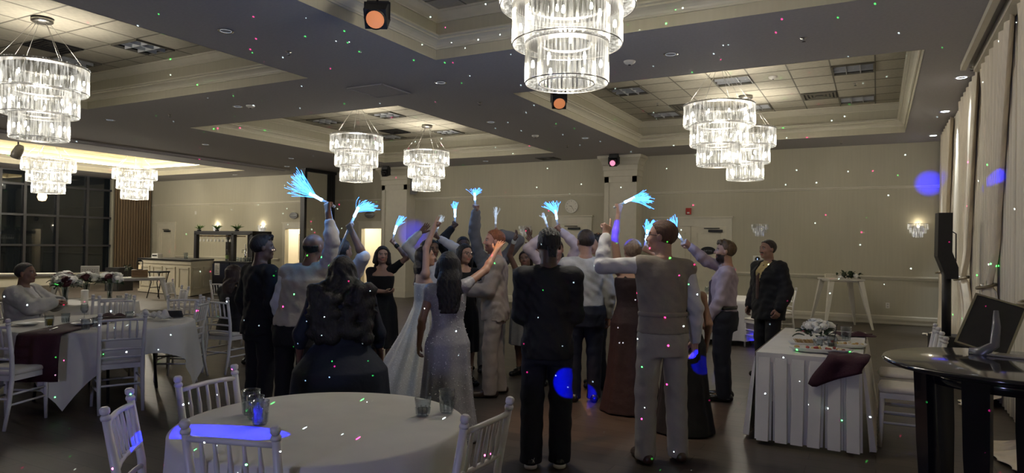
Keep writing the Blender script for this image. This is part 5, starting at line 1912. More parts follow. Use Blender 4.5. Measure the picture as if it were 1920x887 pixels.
PEOPLE = []
def person(label, loc, face, ht, sex='m', skin=(.36, .20, .13), hair=('short', (.02, .015, .012)), wear=(), hands=None, head=(0, 0, 0), lean=(0, 0),
           feet=None, sit=False, bulk=1.0, beard=None, group=None, extra=None, shoes=(.012, .012, .014), fine=.0075, glasses=False, bare_feet=False, tilt_sh=0.0, sole=None):
    """ht height; face heading in degrees; hands: {side: (world wrist target, pose, elbow pole world dir)}"""
    s = ht / 1.75
    rz = math.radians(face)
    cz, sz = math.cos(rz), math.sin(rz)
    def loc3(p):
        x, y = p[0] - loc[0], p[1] - loc[1]
        return np.array([x * cz + y * sz, -x * sz + y * cz, p[2]])
    def dloc(p):
        return np.array([p[0] * cz + p[1] * sz, -p[0] * sz + p[1] * cz, p[2]])
    fem = sex == 'f'
    dz = (.545 - .93 * s) if sit else 0.0
    b = bulk
    # torso profile: z, half width, half depth, forward offset
    if fem:
        T = [(.80, .150, .105, -.01), (.90, .172, .118, -.012), (.97, .165, .112, -.008), (1.06, .132, .094, 0), (1.12, .124, .090, .004), (1.20, .135, .100, .010), (1.28, .146, .112, .016), (1.345, .146, .098, .004), (1.40, .135, .075, -.012), (1.44, .075, .055, -.018), (1.475, .045, .045, -.015)]
        shx, shr, ur, fr_ = .158, .045, (.043, .035), (.034, .023)
        th, cf = (.085, .052), (.052, .034)
    else:
        T = [(.80, .150, .108, -.01), (.90, .165, .118, -.012), (.98, .160, .112, -.006), (1.08, .152, .106, 0), (1.16, .156, .108, .002), (1.26, .170, .116, .004), (1.34, .176, .112, 0), (1.40, .160, .088, -.01), (1.44, .095, .065, -.018), (1.475, .056, .054, -.015)]
        shx, shr, ur, fr_ = .182, .052, (.050, .041), (.040, .028)
        th, cf = (.085, .058), (.058, .038)
    def sheared(z):
        t = np.clip((z - .93 * s) / (.5 * s), 0, 1.3)
        return lean[0] * t, lean[1] * t
    def prof(infl=0.0, z0=0, z1=9, widen=None):
        R = []
        for z, a, bb, cy in T:
            if z * s < z0 or z * s > z1: continue
            lx, ly = sheared(z * s)
            kk = b if z < 1.40 else 1 + (b - 1) * .3
            R.append((z * s + dz, a * s * kk + infl, bb * s * kk + infl, lx, cy * s + ly))
        return R
    hipx = .092 * s * (1 + (b - 1) * .5)
    fe = feet or ((-.10, .0), (.10, .0))
    if sit:
        J = {}
        for i, sd in enumerate((-1, 1)):
            J[sd] = (np.array([sd * hipx, 0, .53]), np.array([sd * .13, .42 * s, .50]), np.array([sd * .13 + .0, .40 * s, .085]))
    else:
        J = {}
        for i, sd in enumerate((-1, 1)):
            an = np.array([fe[i][0] * s, fe[i][1] * s - .02, .085])
            hp = np.array([sd * hipx, -.005, .905 * s])
            kn = (an + hp) / 2 + np.array([sd * .006, .025 * s, .02 * s])
            J[sd] = (hp, kn, an)
    lx, ly = sheared(1.42 * s)
    SH = {}
    AR = {}
    hands = hands or {}
    for sd, key in ((-1, 'L'), (1, 'R')):
        S_ = np.array([sd * shx * s * (1 + (b - 1) * .6) + lx, -.012 * s + ly, 1.395 * s + dz + sd * tilt_sh])
        spec = hands.get(key)
        L1, L2 = .285 * s, .25 * s
        if spec is None:
            W = S_ + np.array([sd * .07, .07, -.50]) * s
            pole = np.array([sd * .4, -1, 0.0]); pose = 'relax'
        else:
            W = np.array(spec[0][1:], float) * s if spec[0][0] == 'l' else loc3(spec[0])
            pose = spec[1]
            pole = np.array(spec[2], float) if len(spec) > 2 and spec[2] is not None else np.array([sd, -.4, -.3])
        if W[2] > S_[2] + .05:                      # raised arm lifts the shoulder
            up = min(1, (W[2] - S_[2]) / .4)
            S_ = S_ + np.array([-sd * .025, 0, .045]) * s * up
        D = W - S_
        dist = np.linalg.norm(D)
        if dist > (L1 + L2) * .985:
            f_ = (dist / .985) / (L1 + L2)
            if f_ > 1.12:
                W = S_ + D / dist * (L1 + L2) * .985 * 1.12
                dist = np.linalg.norm(W - S_)
                f_ = 1.12
            L1, L2 = L1 * f_, L2 * f_
        u = (W - S_) / dist
        a = (L1 * L1 - L2 * L2 + dist * dist) / (2 * dist)
        hgt = math.sqrt(max(L1 * L1 - a * a, 0))
        pl = pole - u * (pole @ u)
        pl = pl / max(np.linalg.norm(pl), 1e-6)
        E = S_ + u * a + pl * hgt
        AR[sd] = (S_, E, W, pose)
        SH[sd] = S_
    # head
    lxh, lyh = sheared(1.62 * s)
    HC = np.array([lxh, lyh + .012 * s, ht - .118 * s + dz])
    NB = np.array([lx * 1.02, ly - .018 * s, 1.45 * s + dz])
    HM = rot3(math.radians(head[0]), math.radians(head[1]), math.radians(head[2]))
    hs = s * (1.0 if not fem else .97) * 1.02
    hp = lambda x, y, z: HC + hs * (HM[0] * x + HM[1] * y + HM[2] * z)
    pts = [HC + .2, HC - .2, *[p for sd in (-1, 1) for p in J[sd]], *[AR[sd][i] + q for sd in (-1, 1) for i in range(3) for q in (-.12, .12)], np.array([.3, .3, 0]) * b, np.array([-.3, -.3, 0]) * b]
    for sd in (-1, 1):
        S_, E, W, _ = AR[sd]
        pts.append(W + (W - E) / max(np.linalg.norm(W - E), 1e-6) * .24)
    pts = np.array(pts)
    lo, hi = pts.min(0) - .06, pts.max(0) + .06
    lo[2] = -.02
    legf = .84 if any(w[0] == 'trousers' for w in wear) else 1.0
    armf = .90 if any(w[0] == 'top' and (w[3] if len(w) > 3 else {}).get('sleeve', 1) > .9 for w in wear) else 1.0
    Fd = Field(lo, hi, fine)
    Fd.loft(prof(), .02)
    for sd in (-1, 1):
        H_, K_, A_ = J[sd]
        g = .5 + .5 * b
        Fd.cap(H_, K_, th[0] * s * g * (.5 + .5 * legf), th[1] * s * g * legf, .03)
        mid = K_ + (A_ - K_) * .3 + np.array([0, -.012, 0])
        Fd.cap(K_, mid, cf[0] * s * g * legf, (cf[0] + .002) * s * g * legf, .02)
        Fd.cap(mid, A_, cf[0] * s * g * legf, cf[1] * s, .02)
        Fd.cap(A_ + [0, -.035, -.045], A_ + [sd * .015, .15 * s, -.06], .034, .026, .02)
        S_, E, W, pose = AR[sd]
        Fd.cap(S_, E, ur[0] * s * g * armf, ur[1] * s * g * armf, .03)
        Fd.cap(NB + [sd * .02, 0, -.02], S_, .055 * s, shr * s * g, .03)
        m2 = E + (W - E) * .3
        Fd.cap(E, m2, fr_[0] * s * g * armf, fr_[0] * s * g * armf, .02)
        Fd.cap(m2, W, fr_[0] * s * g * armf, fr_[1] * s, .02)
        d = (W - E) / np.linalg.norm(W - E)
        if d[2] > .2:
            th_ax = np.array([-sd * .8, .5, 0]); nr = np.array([0, 1.0, 0])
        else:
            th_ax = np.array([0, 1.0, .2]); nr = np.array([-sd, 0, 0.0])
        if abs(d @ (th_ax / np.linalg.norm(th_ax))) > .9:
            th_ax = np.array([0, 0, 1.0])
        PH = hand(Fd, W, d, nr, th_ax, pose, s * (.95 if fem else 1.03))
        AR[sd] = (S_, E, W, pose, PH)
    Fd.cap(NB + [0, 0, -.02], hp(0, -.018, -.05), (.062 if not fem else .050) * s, (.056 if not fem else .047) * s, .025)
    Fd.ell(hp(0, -.012, .030), (.077 * hs, .098 * hs, .086 * hs), .01, HM)
    Fd.ell(hp(0, .020, -.030), (.061 * hs, .071 * hs, .084 * hs), .03, HM)
    Fd.cap(hp(-.034, .018, -.072), hp(.034, .018, -.072), .026 * hs, .026 * hs, .03)
    Fd.ell(hp(0, .066, -.096), (.024 * hs, .021 * hs, .018 * hs), .02, HM)
    Fd.cap(hp(-.040, .070, .022), hp(.040, .070, .022), .013 * hs, .013 * hs, .015)
    for sd in (-1, 1):
        Fd.ell(hp(sd * .034, .098, .004), (.019 * hs, .016 * hs, .012 * hs), .012, HM, '-')
        Fd.ell(hp(sd * .040, .062, -.030), (.024 * hs, .020 * hs, .022 * hs), .02, HM)
        Fd.ell(hp(sd * .079, -.008, -.006), (.011 * hs, .020 * hs, .032 * hs), .006, HM)
    Fd.cap(hp(0, .088, .008), hp(0, .106, -.028), .008 * hs, .0118 * hs, .010)
    for sd in (-1, 1):
        Fd.ell(hp(sd * .012, .098, -.030), (.009 * hs, .010 * hs, .008 * hs), .006, HM)
    Fd.cap(hp(-.019, .083, -.060), hp(.019, .083, -.060), .007 * hs, .007 * hs, .008)
    Fd.cap(hp(-.016, .083, -.069), hp(.016, .083, -.069), .008 * hs, .008 * hs, .006)
    V, Q = Fd.mesh()
    # ---- clothes
    root = empty('person', (loc[0], loc[1], loc[2] if len(loc) > 2 else 0), rz, label, 'person', group)
    ch = max(.011, fine * 1.35)
    hid = np.zeros(len(V), bool)
    wl = pts.min(0) - .22; wh = pts.max(0) + .22
    wl[2] = -.02
    ph = (loc[0] * 7.3 + loc[1] * 3.1) % 6.28
    def foldfn(amp, fz=26, fx=11):
        return lambda x, y, z: amp * np.sin(fz * z + 6 * np.sin(fx * x + ph) + 4 * y + ph) * np.clip(1.2 - 0 * z, 0, 1)
    made = {}
    for w in wear:
        kind = w[0]; name = w[1]; mm = w[2]; o = w[3] if len(w) > 3 else {}
        l_, h_ = wl.copy(), wh.copy()
        if kind in ('shoes', 'sole'): h_[2] = .22
        if kind == 'trousers': h_[2] = 1.12 * s + dz
        if kind in ('collar', 'bow', 'necklace', 'tie', 'belt'):
            l_, h_ = NB - [.26, .26, .55], NB + [.26, .32, .12]
        if kind == 'bracelet':
            q_ = AR[1 if o['side'] == 'R' else -1][2]
            l_, h_ = q_ - .12, q_ + .12
        C = Field(l_, h_, o.get('h', ch if kind not in ('collar', 'bow', 'necklace', 'bracelet', 'tie', 'sole') else .0075))
        t = o.get('t', .012)
        g = .5 + .5 * b
        if kind in ('top', 'vest'):
            z0 = o.get('hem', .86) * s
            P = prof(t, z0 - .06)
            if len(P) and P[0][0] > z0 + dz:
                p0 = P[0]; P = [(z0 + dz, p0[1], p0[2], p0[3], p0[4])] + P
            else:
                P = [p for p in P if p[0] >= z0 + dz]
                p0 = P[0]; P = [(z0 + dz, p0[1] + .004, p0[2] + .004, p0[3], p0[4])] + P
            fl = o.get('flare', 0)
            if fl:
                P = [(z, a + fl * max(0, (1.1 * s + dz - z)) , bb + fl * max(0, (1.1 * s + dz - z)), cx, cy) for z, a, bb, cx, cy in P]
            zn = o.get('neck', 1.455) * s + dz
            P = [p for p in P if p[0] <= zn] + [(zn, np.interp(zn, [p[0] for p in P], [p[1] for p in P]), np.interp(zn, [p[0] for p in P], [p[2] for p in P]), P[-1][3], P[-1][4])] if P[-1][0] > zn else P
            C.loft(P, .02, foldfn(o.get('fold', .004)))
            for sd in (-1, 1):
                S_, E, W, pose, PH = AR[sd]
                if o.get('shoulders', 1):
                    C.cap(NB + [sd * .035, 0, -.035], S_, .055 * s + t * .8, shr * s * g + t, .03)
                sl_ = o.get('sleeve', 1.0)
                if kind == 'vest' or sl_ == 0:
                    continue
                C.cap(S_, E, ur[0] * s * g + t, ur[1] * s * g + t * 1.15, .03)
                if sl_ > .5:
                    We = E + (W - E) * (o.get('cuff', .93))
                    m2 = E + (We - E) * .4
                    C.cap(E, m2, ur[1] * s * g + t * 1.15, fr_[0] * s * g + t * 1.2, .02)
                    C.cap(m2, We, fr_[0] * s * g + t * 1.2, fr_[1] * s + t * 1.15, .02)
            fa = o.get('wrinkle', .0045)
            X, Y, Z = C.ax[0][:, None, None], C.ax[1][None, :, None], C.ax[2][None, None, :]
            C.F = C.F + (fa * np.sin(55 * Z + 30 * X + 3 * np.sin(20 * Y + ph)) * np.sin(22 * X - 31 * Y + 14 * Z + ph)).astype(np.float32)
            if o.get('vneck'):
                zv, slope = o['vneck']
                zv = zv * s + dz
                cutd = np.maximum(np.maximum(np.abs(X - lx) - (Z - zv) * slope, -(Y - ly) + .0), zv - Z) * .8
                C.F = np.maximum(C.F, -cutd.astype(np.float32))
            if o.get('armholes'):
                for sd in (-1, 1):
                    pass
        elif kind == 'trousers':
            P = prof(t, .78 * s, o.get('waist', 1.03) * s)
            p0 = P[0]
            C.loft([(p0[0] - .035, p0[1] * .96, p0[2] * .98, p0[3], p0[4])] + P, .02)
            for sd in (-1, 1):
                H_, K_, A_ = J[sd]
                w0, w1 = o.get('leg', (.088, .070))
                C.cap(H_, K_, th[0] * s * g + t, w0 * s * .88 * (.6 + .4 * g), .03)
                C.cap(K_, A_ + [0, .0, -.035], w0 * s * .88 * (.6 + .4 * g), w1 * s, .02)
            X, Y, Z = C.ax[0][:, None, None], C.ax[1][None, :, None], C.ax[2][None, None, :]
            C.F = C.F + (.003 * np.sin(46 * Z + 3 * np.sin(18 * X + ph)) * np.sin(25 * X + 17 * Y + 8 * Z)).astype(np.float32)
            C.F = np.maximum(C.F, (o.get('hem', .03) - Z).astype(np.float32) + 0 * C.F)
        elif kind == 'dress':
            z1 = o.get('bust', 1.33) * s
            body = [p for p in prof(t, o.get('hipz', .98) * s, z1)]
            lx0, ly0 = 0.0, 0.0
            sk = []
            for z, a, bb, cx, cy in o['skirt']:
                sk.append((z * s, a * s * (.2 + .8 * b) + .014, bb * s * (.2 + .8 * b) + .014, cx, cy))
            if sit:
                sk = []
            n_, am = o.get('pleat', (9, .012))
            top = body[-1]
            zt_ = z1 + dz
            if top[0] < zt_:
                body.append((zt_, top[1], top[2], top[3], top[4]))
            full = sk + body
            zref = body[0][0]
            def fd(x, y, z, n_=n_, am=am, zref=zref):
                th_ = np.arctan2(y, x)
                return am * np.sin(n_ * th_ + ph + 1.5 * np.sin(2 * th_)) * np.clip((zref - z) / .5, 0, 1) + .0005 * np.sin(50 * z + 9 * x)
            C.loft(full, .01, fd)
            if sit:
                for sd in (-1, 1):
                    H_, K_, A_ = J[sd]
                    C.cap(H_, K_, .12 * s, .095 * s, .05)
                    C.cap(K_, K_ + [0, .02, -.12], .095 * s, .085 * s, .04)
                C.loft(prof(t, .78 * s, 1.1 * s), .03)
            if o.get('straps'):
                for sd in (-1, 1):
                    z_ = z1 + dz
                    C.cap(np.array([sd * .085 * s + lx, .09 * s + ly, z_ - .02]), np.array([sd * .085 * s + lx, -.01 + ly, 1.435 * s + dz]), .013, .013, .01)
                    C.cap(np.array([sd * .085 * s + lx, -.10 * s + ly, z_ - .02]), np.array([sd * .085 * s + lx, -.01 + ly, 1.435 * s + dz]), .013, .013, .01)
            if o.get('sleeve'):
                for sd in (-1, 1):
                    S_, E, W, pose, PH = AR[sd]
                    C.cap(NB + [sd * .035, 0, -.04], S_, .055 * s + t * .6, shr * s * g + t, .03)
                    C.cap(S_, S_ + (E - S_) * min(1, o['sleeve']), ur[0] * s * g + t, ur[1] * s * g + t, .03)
                    if o['sleeve'] > 1:
                        C.cap(E, E + (W - E) * (o['sleeve'] - 1), ur[1] * s * g + t, fr_[1] * s + t * 1.4, .03)
            X, Y, Z = C.ax[0][:, None, None], C.ax[1][None, :, None], C.ax[2][None, None, :]
            C.F = np.maximum(C.F, (.012 - Z) + 0 * C.F)
        elif kind == 'shoes':
            for sd in (-1, 1):
                A_ = J[sd][2]
                x_, y_ = A_[0], A_[1]
                C.cap((x_, y_ - .055, .040), (x_ + sd * .018, y_ + .165 * s, .034), .043, .036, .02)
                C.cap((x_, y_ - .03, .06), (x_ + sd * .01, y_ + .06, .058), .042, .036, .02)
                C.cap((x_, y_ - .02, .05), (x_, y_ - .01, .10), .045, .043, .015)
            X, Y, Z = C.ax[0][:, None, None], C.ax[1][None, :, None], C.ax[2][None, None, :]
            C.F = np.maximum(C.F, (.004 - Z) + 0 * C.F)
        elif kind == 'sole':
            for sd in (-1, 1):
                A_ = J[sd][2]
                C.cap((A_[0], A_[1] - .06, .02), (A_[0] + sd * .018, A_[1] + .17 * s, .02), .047, .040, .01)
            X, Y, Z = C.ax[0][:, None, None], C.ax[1][None, :, None], C.ax[2][None, None, :]
            C.F = np.maximum(np.maximum(C.F, (.003 - Z) + 0 * C.F), (Z - .032) + 0 * C.F)
        elif kind == 'collar':
            C.cap(NB + [0, .006, -.012], NB + [0, .012, .022], (.070 if not fem else .06) * s, (.062 if not fem else .052) * s, .01)
            X, Y, Z = C.ax[0][:, None, None], C.ax[1][None, :, None], C.ax[2][None, None, :]
            C.F = np.maximum(np.maximum(C.F, (NB[2] + .034 * s - Z) * 0 + (Z - NB[2] - .036 * s)), (NB[2] - .045 * s - Z))
        elif kind == 'tie':
            yb = T[5][2] * s * b + t
            z1 = 1.42 * s + dz; z0 = o.get('end', 1.02) * s + dz
            C.cap((lx, ly + .062 * s, z1), (lx, ly + .066 * s, z1 - .03), .018, .014, .01)
            C.cap((lx, ly + .07 * s, z1 - .03), (lx * .7, ly * .7 + yb + .006, 1.28 * s + dz), .012, .022, .01)
            C.cap((lx * .7, ly * .7 + yb + .006, 1.28 * s + dz), (lx * .2, ly * .2 + yb - .004, z0), .022, .030, .01)
        elif kind == 'bow':
            for sd in (-1, 1):
                C.cap((lx, ly + .068 * s, 1.435 * s + dz), (lx + sd * .045, ly + .066 * s, 1.435 * s + dz), .010, .022, .005)
        elif kind == 'belt':
            P = prof(t, .9 * s, 1.1 * s)
            zb = o.get('z', 1.02) * s + dz
            A_ = np.interp(zb, [p[0] for p in P], [p[1] for p in P]); B_ = np.interp(zb, [p[0] for p in P], [p[2] for p in P])
            C.loft([(zb - .02, A_, B_, 0, 0), (zb + .02, A_, B_, 0, 0)], .005)
        elif kind == 'necklace':
            for k in range(15):
                a0 = math.pi * k / 14
                C.cap((lx + .075 * s * math.cos(a0), ly + .02 + .065 * s * math.sin(a0), 1.43 * s + dz - .055 * math.sin(a0)),) if False else C.ell((lx + .078 * s * math.cos(a0), ly + .0 + .095 * s * math.sin(a0), 1.44 * s + dz - .07 * math.sin(a0)), (.011, .011, .011), .002)
        elif kind == 'bracelet':
            S_, E, W, pose, PH = AR[1 if o['side'] == 'R' else -1]
            d = (W - E) / np.linalg.norm(W - E)
            q = W - d * .03
            C.cap(q - d * .009, q + d * .009, fr_[1] * s + .010, fr_[1] * s + .010, .002)
        V2, Q2 = C.mesh()
        if len(V2) == 0:
            continue
        if kind not in ('necklace', 'bracelet', 'tie', 'bow', 'collar', 'belt', 'sole'):
            hid |= C.at(V) < -.6 * C.h
        o_ = link_mesh(name, np_mesh(name, V2, Q2), mm, root)
        made[name] = o_
        if o.get('glints'):  # small white specks painting in the glints of sequins and lace
            nb = o['glints']
            pick = V2[rng.choice(len(V2), min(len(V2), nb * 3), replace=False)]
            pick = pick[(pick[:, 2] < 1.3 * s)][:nb]
            bd = MB()
            for q_ in pick:
                rad = math.hypot(q_[0], q_[1]) or 1
                c_ = (q_[0] * (1 + .004 / rad), q_[1] * (1 + .004 / rad), q_[2])
                r_ = .0042
                bd.add([(c_[0] + r_, c_[1], c_[2]), (c_[0], c_[1] + r_, c_[2]), (c_[0] - r_, c_[1], c_[2]), (c_[0], c_[1] - r_, c_[2]), (c_[0], c_[1], c_[2] + r_), (c_[0], c_[1], c_[2] - r_)],
                       [(0, 1, 4), (1, 2, 4), (2, 3, 4), (3, 0, 4), (1, 0, 5), (2, 1, 5), (3, 2, 5), (0, 3, 5)], True)
            tag(bd.build('white_glints', mat('glint_white', (.95, .95, .97), .15, 0.0, spec=1.0), o_), kind='stuff')
    # ---- hair
    style, hc = hair[0], hair[1]
    mh = mat('hair_%.3f_%.3f_%.3f' % hc, hc, .5, var=.35, vscale=18, bump=.6, bscale=90, stretch=(3, 3, .6))
    if style != 'none':
        hh = max(.0075, fine)
        C = Field(HC - [.26, .26, .62], HC + [.26, .26, .22], hh)
        ga = hs
        def shell(infl, hl=None):
            cut = lambda x, y, z: hlcut(x, y, z, hl)
            C.ell(hp(0, -.012, .030), ((.077 + infl) * ga, (.098 + infl) * ga, (.086 + infl) * ga), .004, HM, '+', cut)
        def hlcut(x, y, z, hl):
            sh_ = np.broadcast_shapes(x.shape, y.shape, z.shape)
            yy = np.broadcast_to(y, sh_); zz = np.broadcast_to(z, sh_)
            t_ = np.interp(yy, np.array([-.12, -.05, -.005, .025, .05, .08, .12]) * ga, np.array(hl) * ga)
            return (t_ - (zz + .03 * ga)) * .7
        HL = [-.085, -.080, -.03, .022, .062, .084, .095]
        HLF = [-.10, -.095, -.05, .0, .045, .082, .095]
        if style == 'short':
            shell(.009, HL)
        elif style == 'curlytop':
            shell(.010, HL)
            for k in range(26):
                a0, rr = k * 2.4, .062 * math.sqrt((k + .5) / 26)
                C.ell(hp(rr * math.cos(a0), .01 + rr * 1.25 * math.sin(a0), .108 + .012 * math.sin(k * 1.9) - rr * .35), (.020 * ga,) * 3, .008)
        elif style == 'afro':
            shell(.030, [-.06, -.06, -.015, .03, .06, .085, .1])
        elif style == 'balding':
            def cutb(x, y, z):
                d1 = hlcut(x, y, z, [-.105, -.10, -.03, .03, .3, .3, .3])
                sh_ = d1.shape
                return np.maximum(d1, (np.broadcast_to(z, sh_) + .004 * ga))
            C.ell(hp(0, -.012, .030), (.081 * ga, .102 * ga, .095 * ga), .004, HM, '+', cutb)
        elif style == 'cornrow':
            shell(.006, HL)
            for k in range(7):
                xx = (-.06 + .02 * k)
                q = []
                for j in range(9):
                    a0 = math.radians(28 + j * 22)
                    rx = math.sqrt(max(0, 1 - (xx / .083) ** 2))
                    q.append(hp(xx, -.012 + .104 * rx * math.cos(a0), .030 + .092 * rx * math.sin(a0)))
                for a_, b_ in zip(q[:-1], q[1:]):
                    C.cap(a_, b_, .0085 * ga, .0085 * ga, .003)
            for k in range(4):
                C.cap(hp(-.03 + .02 * k, -.105, -.02), hp(-.02 + .014 * k, -.112, -.09), .009, .006, .004)
        elif style in ('long', 'curly', 'braids', 'wavy'):
            shell(.016, HLF)
            Ln = hair[2] if len(hair) > 2 else .35
            wd = hair[3] if len(hair) > 3 else .10
            am = {'long': .002, 'curly': .010, 'braids': .006, 'wavy': .006}[style]
            fq = {'long': 120, 'curly': 75, 'braids': 150, 'wavy': 60}[style]
            P = [(HC[2] - Ln, wd * .75, .035, HC[0], HC[1] - .095 * ga), (HC[2] - Ln * .6, wd, .045, HC[0], HC[1] - .095 * ga), (HC[2] - .12, wd * .95, .055, HC[0], HC[1] - .085 * ga), (HC[2] - .03, .088 * ga, .07, HC[0], HC[1] - .045 * ga), (HC[2] + .05, .082 * ga, .07, HC[0], HC[1] - .03 * ga)]
            C.loft(P, .03, lambda x, y, z: am * np.sin(fq * x + 4 * np.sin(22 * z + ph)) * np.sin(30 * z + 40 * y if style == 'curly' else 12 * z + ph))
            if Ln > .2:
                for sd in (-1, 1):
                    q0 = hp(sd * .083, .005, .02)
                    C.cap(q0, hp(sd * .098, .0, -.10), .028, .032, .02)
                    if Ln > .3 and style != 'long':
                        C.cap(hp(sd * .098, .0, -.10), hp(sd * .11, .03, -.10 - (Ln - .15) * .6), .032, .024, .02)
            if style == 'curly':
                rr_ = random.Random(int(ph * 1000))
                for k in range(90):
                    a0 = rr_.uniform(math.pi, 2 * math.pi)
                    zz = rr_.uniform(-Ln * .95, -.10)
                    R_ = wd * rr_.uniform(.80, .95)
                    C.ell((HC[0] + R_ * math.cos(a0), HC[1] - .085 + .055 * math.sin(a0), HC[2] + zz), (.030,) * 3, .035)
        elif style == 'bun':
            shell(.014, HLF)
            C.ell(hp(0, -.10, .05), (.048 * ga, .042 * ga, .045 * ga), .015)
            for k in range(6):
                a0 = k * 1.05
                C.cap(hp(.05 * math.cos(a0), -.085, .05 + .05 * math.sin(a0)), hp(.03 * math.cos(a0 + .8), -.12, .05 + .03 * math.sin(a0 + .8)), .012, .010, .006)
        X, Y, Z = C.ax[0][:, None, None], C.ax[1][None, :, None], C.ax[2][None, None, :]
        C.F = C.F + (.0022 * np.sin(190 * X + 60 * Z) * np.sin(170 * Y + 50 * Z)).astype(np.float32)
        V2, Q2 = C.mesh()
        hid |= C.at(V) < -.9 * C.h
        link_mesh('hair', np_mesh('hair', V2, Q2), mh, root)
    # ---- skin with lips, brows, beard
    Hl = (V - HC) @ HM.T / hs
    colr = np.tile(np.array(skin, float), (len(V), 1))
    nearh = np.linalg.norm(V - HC, axis=1) < .2
    lips = nearh & (np.abs(Hl[:, 0]) < .026) & (Hl[:, 2] < -.053) & (Hl[:, 2] > -.078) & (Hl[:, 1] > .078)
    colr[lips] = np.array(skin) * np.array([1.0, .55, .55])
    brow = nearh & (np.abs(Hl[:, 0]) > .012) & (np.abs(Hl[:, 0]) < .056) & (Hl[:, 2] > .016) & (Hl[:, 2] < .031) & (Hl[:, 1] > .062)
    colr[brow] = np.array(hc) * .6 + np.array(skin) * .25
    if beard:
        bm = nearh & (Hl[:, 2] < -.040) & (Hl[:, 1] > .0) & (Hl[:, 2] > -.13) & ~lips
        bm &= (Hl[:, 2] < -.075) | (np.abs(Hl[:, 0]) > .03) | ((Hl[:, 2] > -.053) & (Hl[:, 2] < -.040))
        if beard[0] == 'moustache':
            bm = nearh & (np.abs(Hl[:, 0]) < .034) & (Hl[:, 2] > -.056) & (Hl[:, 2] < -.040) & (Hl[:, 1] > .074)
        colr[bm] = np.array(beard[1])
    cheek = nearh & (Hl[:, 1] > .05) & (np.abs(np.abs(Hl[:, 0]) - .042) < .018) & (np.abs(Hl[:, 2] + .03) < .02)
    colr[cheek] = colr[cheek] * np.array([1.06, .93, .92])
    V3, Q3, us = thin_hidden(V, Q, hid)
    me = np_mesh('body', V3, Q3, colr[us])
    link_mesh('body', me, skin_mat(), root)
    # eyes
    m_eye = mat('eye_white', (.36, .33, .30), .3, var=.03)
    m_iris = mat('eye_dark', (.03, .018, .012), .15, var=.2)
    for sd in (-1, 1):
        p = hp(sd * .033, .0755, .003)
        ey = MB().ball((0, 0, 0), .0122 * hs, 10, 7).build('eye', m_eye, root, tuple(p))
        q = HM[1] * .0062 * hs
        MB().ball((0, 0, 0), .0076 * hs, 8, 5).build('iris', m_iris, ey, tuple(q))
    if glasses:
        gm = mat('spectacle_frame', (.03, .03, .035), .3)
        gf = MB()
        for sd in (-1, 1):
            gf.tube([hp(sd * .036 + .025 * math.cos(t), .112, .002 + .018 * math.sin(t)) for t in [2 * math.pi * k / 14 for k in range(15)]], .0022, 5)
            gf.tube([hp(sd * .060, .110, .008), hp(sd * .084, .06, .010), hp(sd * .086, -.01, .006)], .0025, 5)
        gf.tube([hp(-.012, .113, .004), hp(.012, .113, .004)], .0022, 5)
        gf.build('spectacles', gm, root)
    # where the palms are, for what they hold
    R3 = np.array([[cz, -sz, 0], [sz, cz, 0], [0, 0, 1]])
    grips = {}
    for sd, key in ((-1, 'L'), (1, 'R')):
        S_, E, W, pose, PH = AR[sd]
        grips[key] = (R3 @ PH(.078, 0, .026) + np.array([loc[0], loc[1], 0]), R3 @ ((W - E) / np.linalg.norm(W - E)))
    return root, grips
# ---------------------------------------------------------------- cloths and skins used below
K_BLACK = fabric('black', (.0045, .0045, .0055))
K_BLACKSUIT = fabric('black_suit', (.006, .006, .008), .75)
K_NAVY = fabric('navy', (.0055, .007, .016), .8)
K_NAVYDRESS = fabric('navy_dress', (.005, .010, .026), .8)
K_WHITE = fabric('white_shirt', (.62, .61, .60), .75)
K_WHITEPAT = fabric('patterned_shirt', (.46, .45, .42), .75, var=.22)
K_LILAC = fabric('lilac_shirt', (.42, .35, .42), .75)
K_PINK = fabric('pink_shirt', (.60, .50, .50), .75)
K_TAN = fabric('tan_waistcoat', (.25, .215, .17), .8, var=.12)
K_STONE = fabric('stone_trousers', (.34, .315, .27), .8)
K_SUIT = fabric('sand_suit', (.33, .275, .24), .75)
K_GREY = fabric('grey_suit', (.16, .16, .165), .75)
K_BURG = fabric('burgundy_dress', (.085, .010, .024), .6)
K_MAROON = fabric('maroon_dress', (.020, .007, .009), .75)
K_JACKET = fabric('cream_jacket', (.50, .49, .45), .75)
K_YELLOW = fabric('yellow_shirt', (.55, .42, .18), .75)
K_TIE = fabric('striped_tie', (.10, .05, .04), .6, var=.4)
K_DARKTIE = fabric('dark_tie', (.05, .035, .06), .6)
K_PEARL = mat('pearl', (.7, .66, .56), .25)
K_SILVER = sequins('silver_sequins', (.30, .295, .315))
K_LACE = sequins('white_lace', (.55, .54, .50))
K_GREYSEQ = sequins('grey_sequins', (.24, .23, .22))
K_SHOE = mat('shoe_leather', (.012, .011, .011), .25, var=.2)
K_BROWNSHOE = mat('brown_shoe', (.035, .02, .014), .3, var=.2)
K_SOLE = mat('white_sole', (.55, .54, .52), .6)
PALE, TANNED, BROWN, DARK = (.46, .27, .19), (.36, .20, .135), (.20, .108, .068), (.095, .052, .034)
H_BLACK, H_BROWN, H_DKBR = (.010, .009, .009), (.045, .026, .016), (.022, .014, .010)
GD = 'dancing wedding guests'
shoes = lambda m_=K_SHOE: ('shoes', 'shoes', m_)
GOWN = [(.012, .27, .25, 0, -.01), (.35, .215, .195, 0, -.01), (.70, .185, .150, 0, -.008), (.90, .182, .132, 0, -.008)]
KNEE = [(.42, .185, .15, 0, 0), (.70, .185, .140, 0, 0), (.90, .180, .130, 0, -.008)]
GR = {}

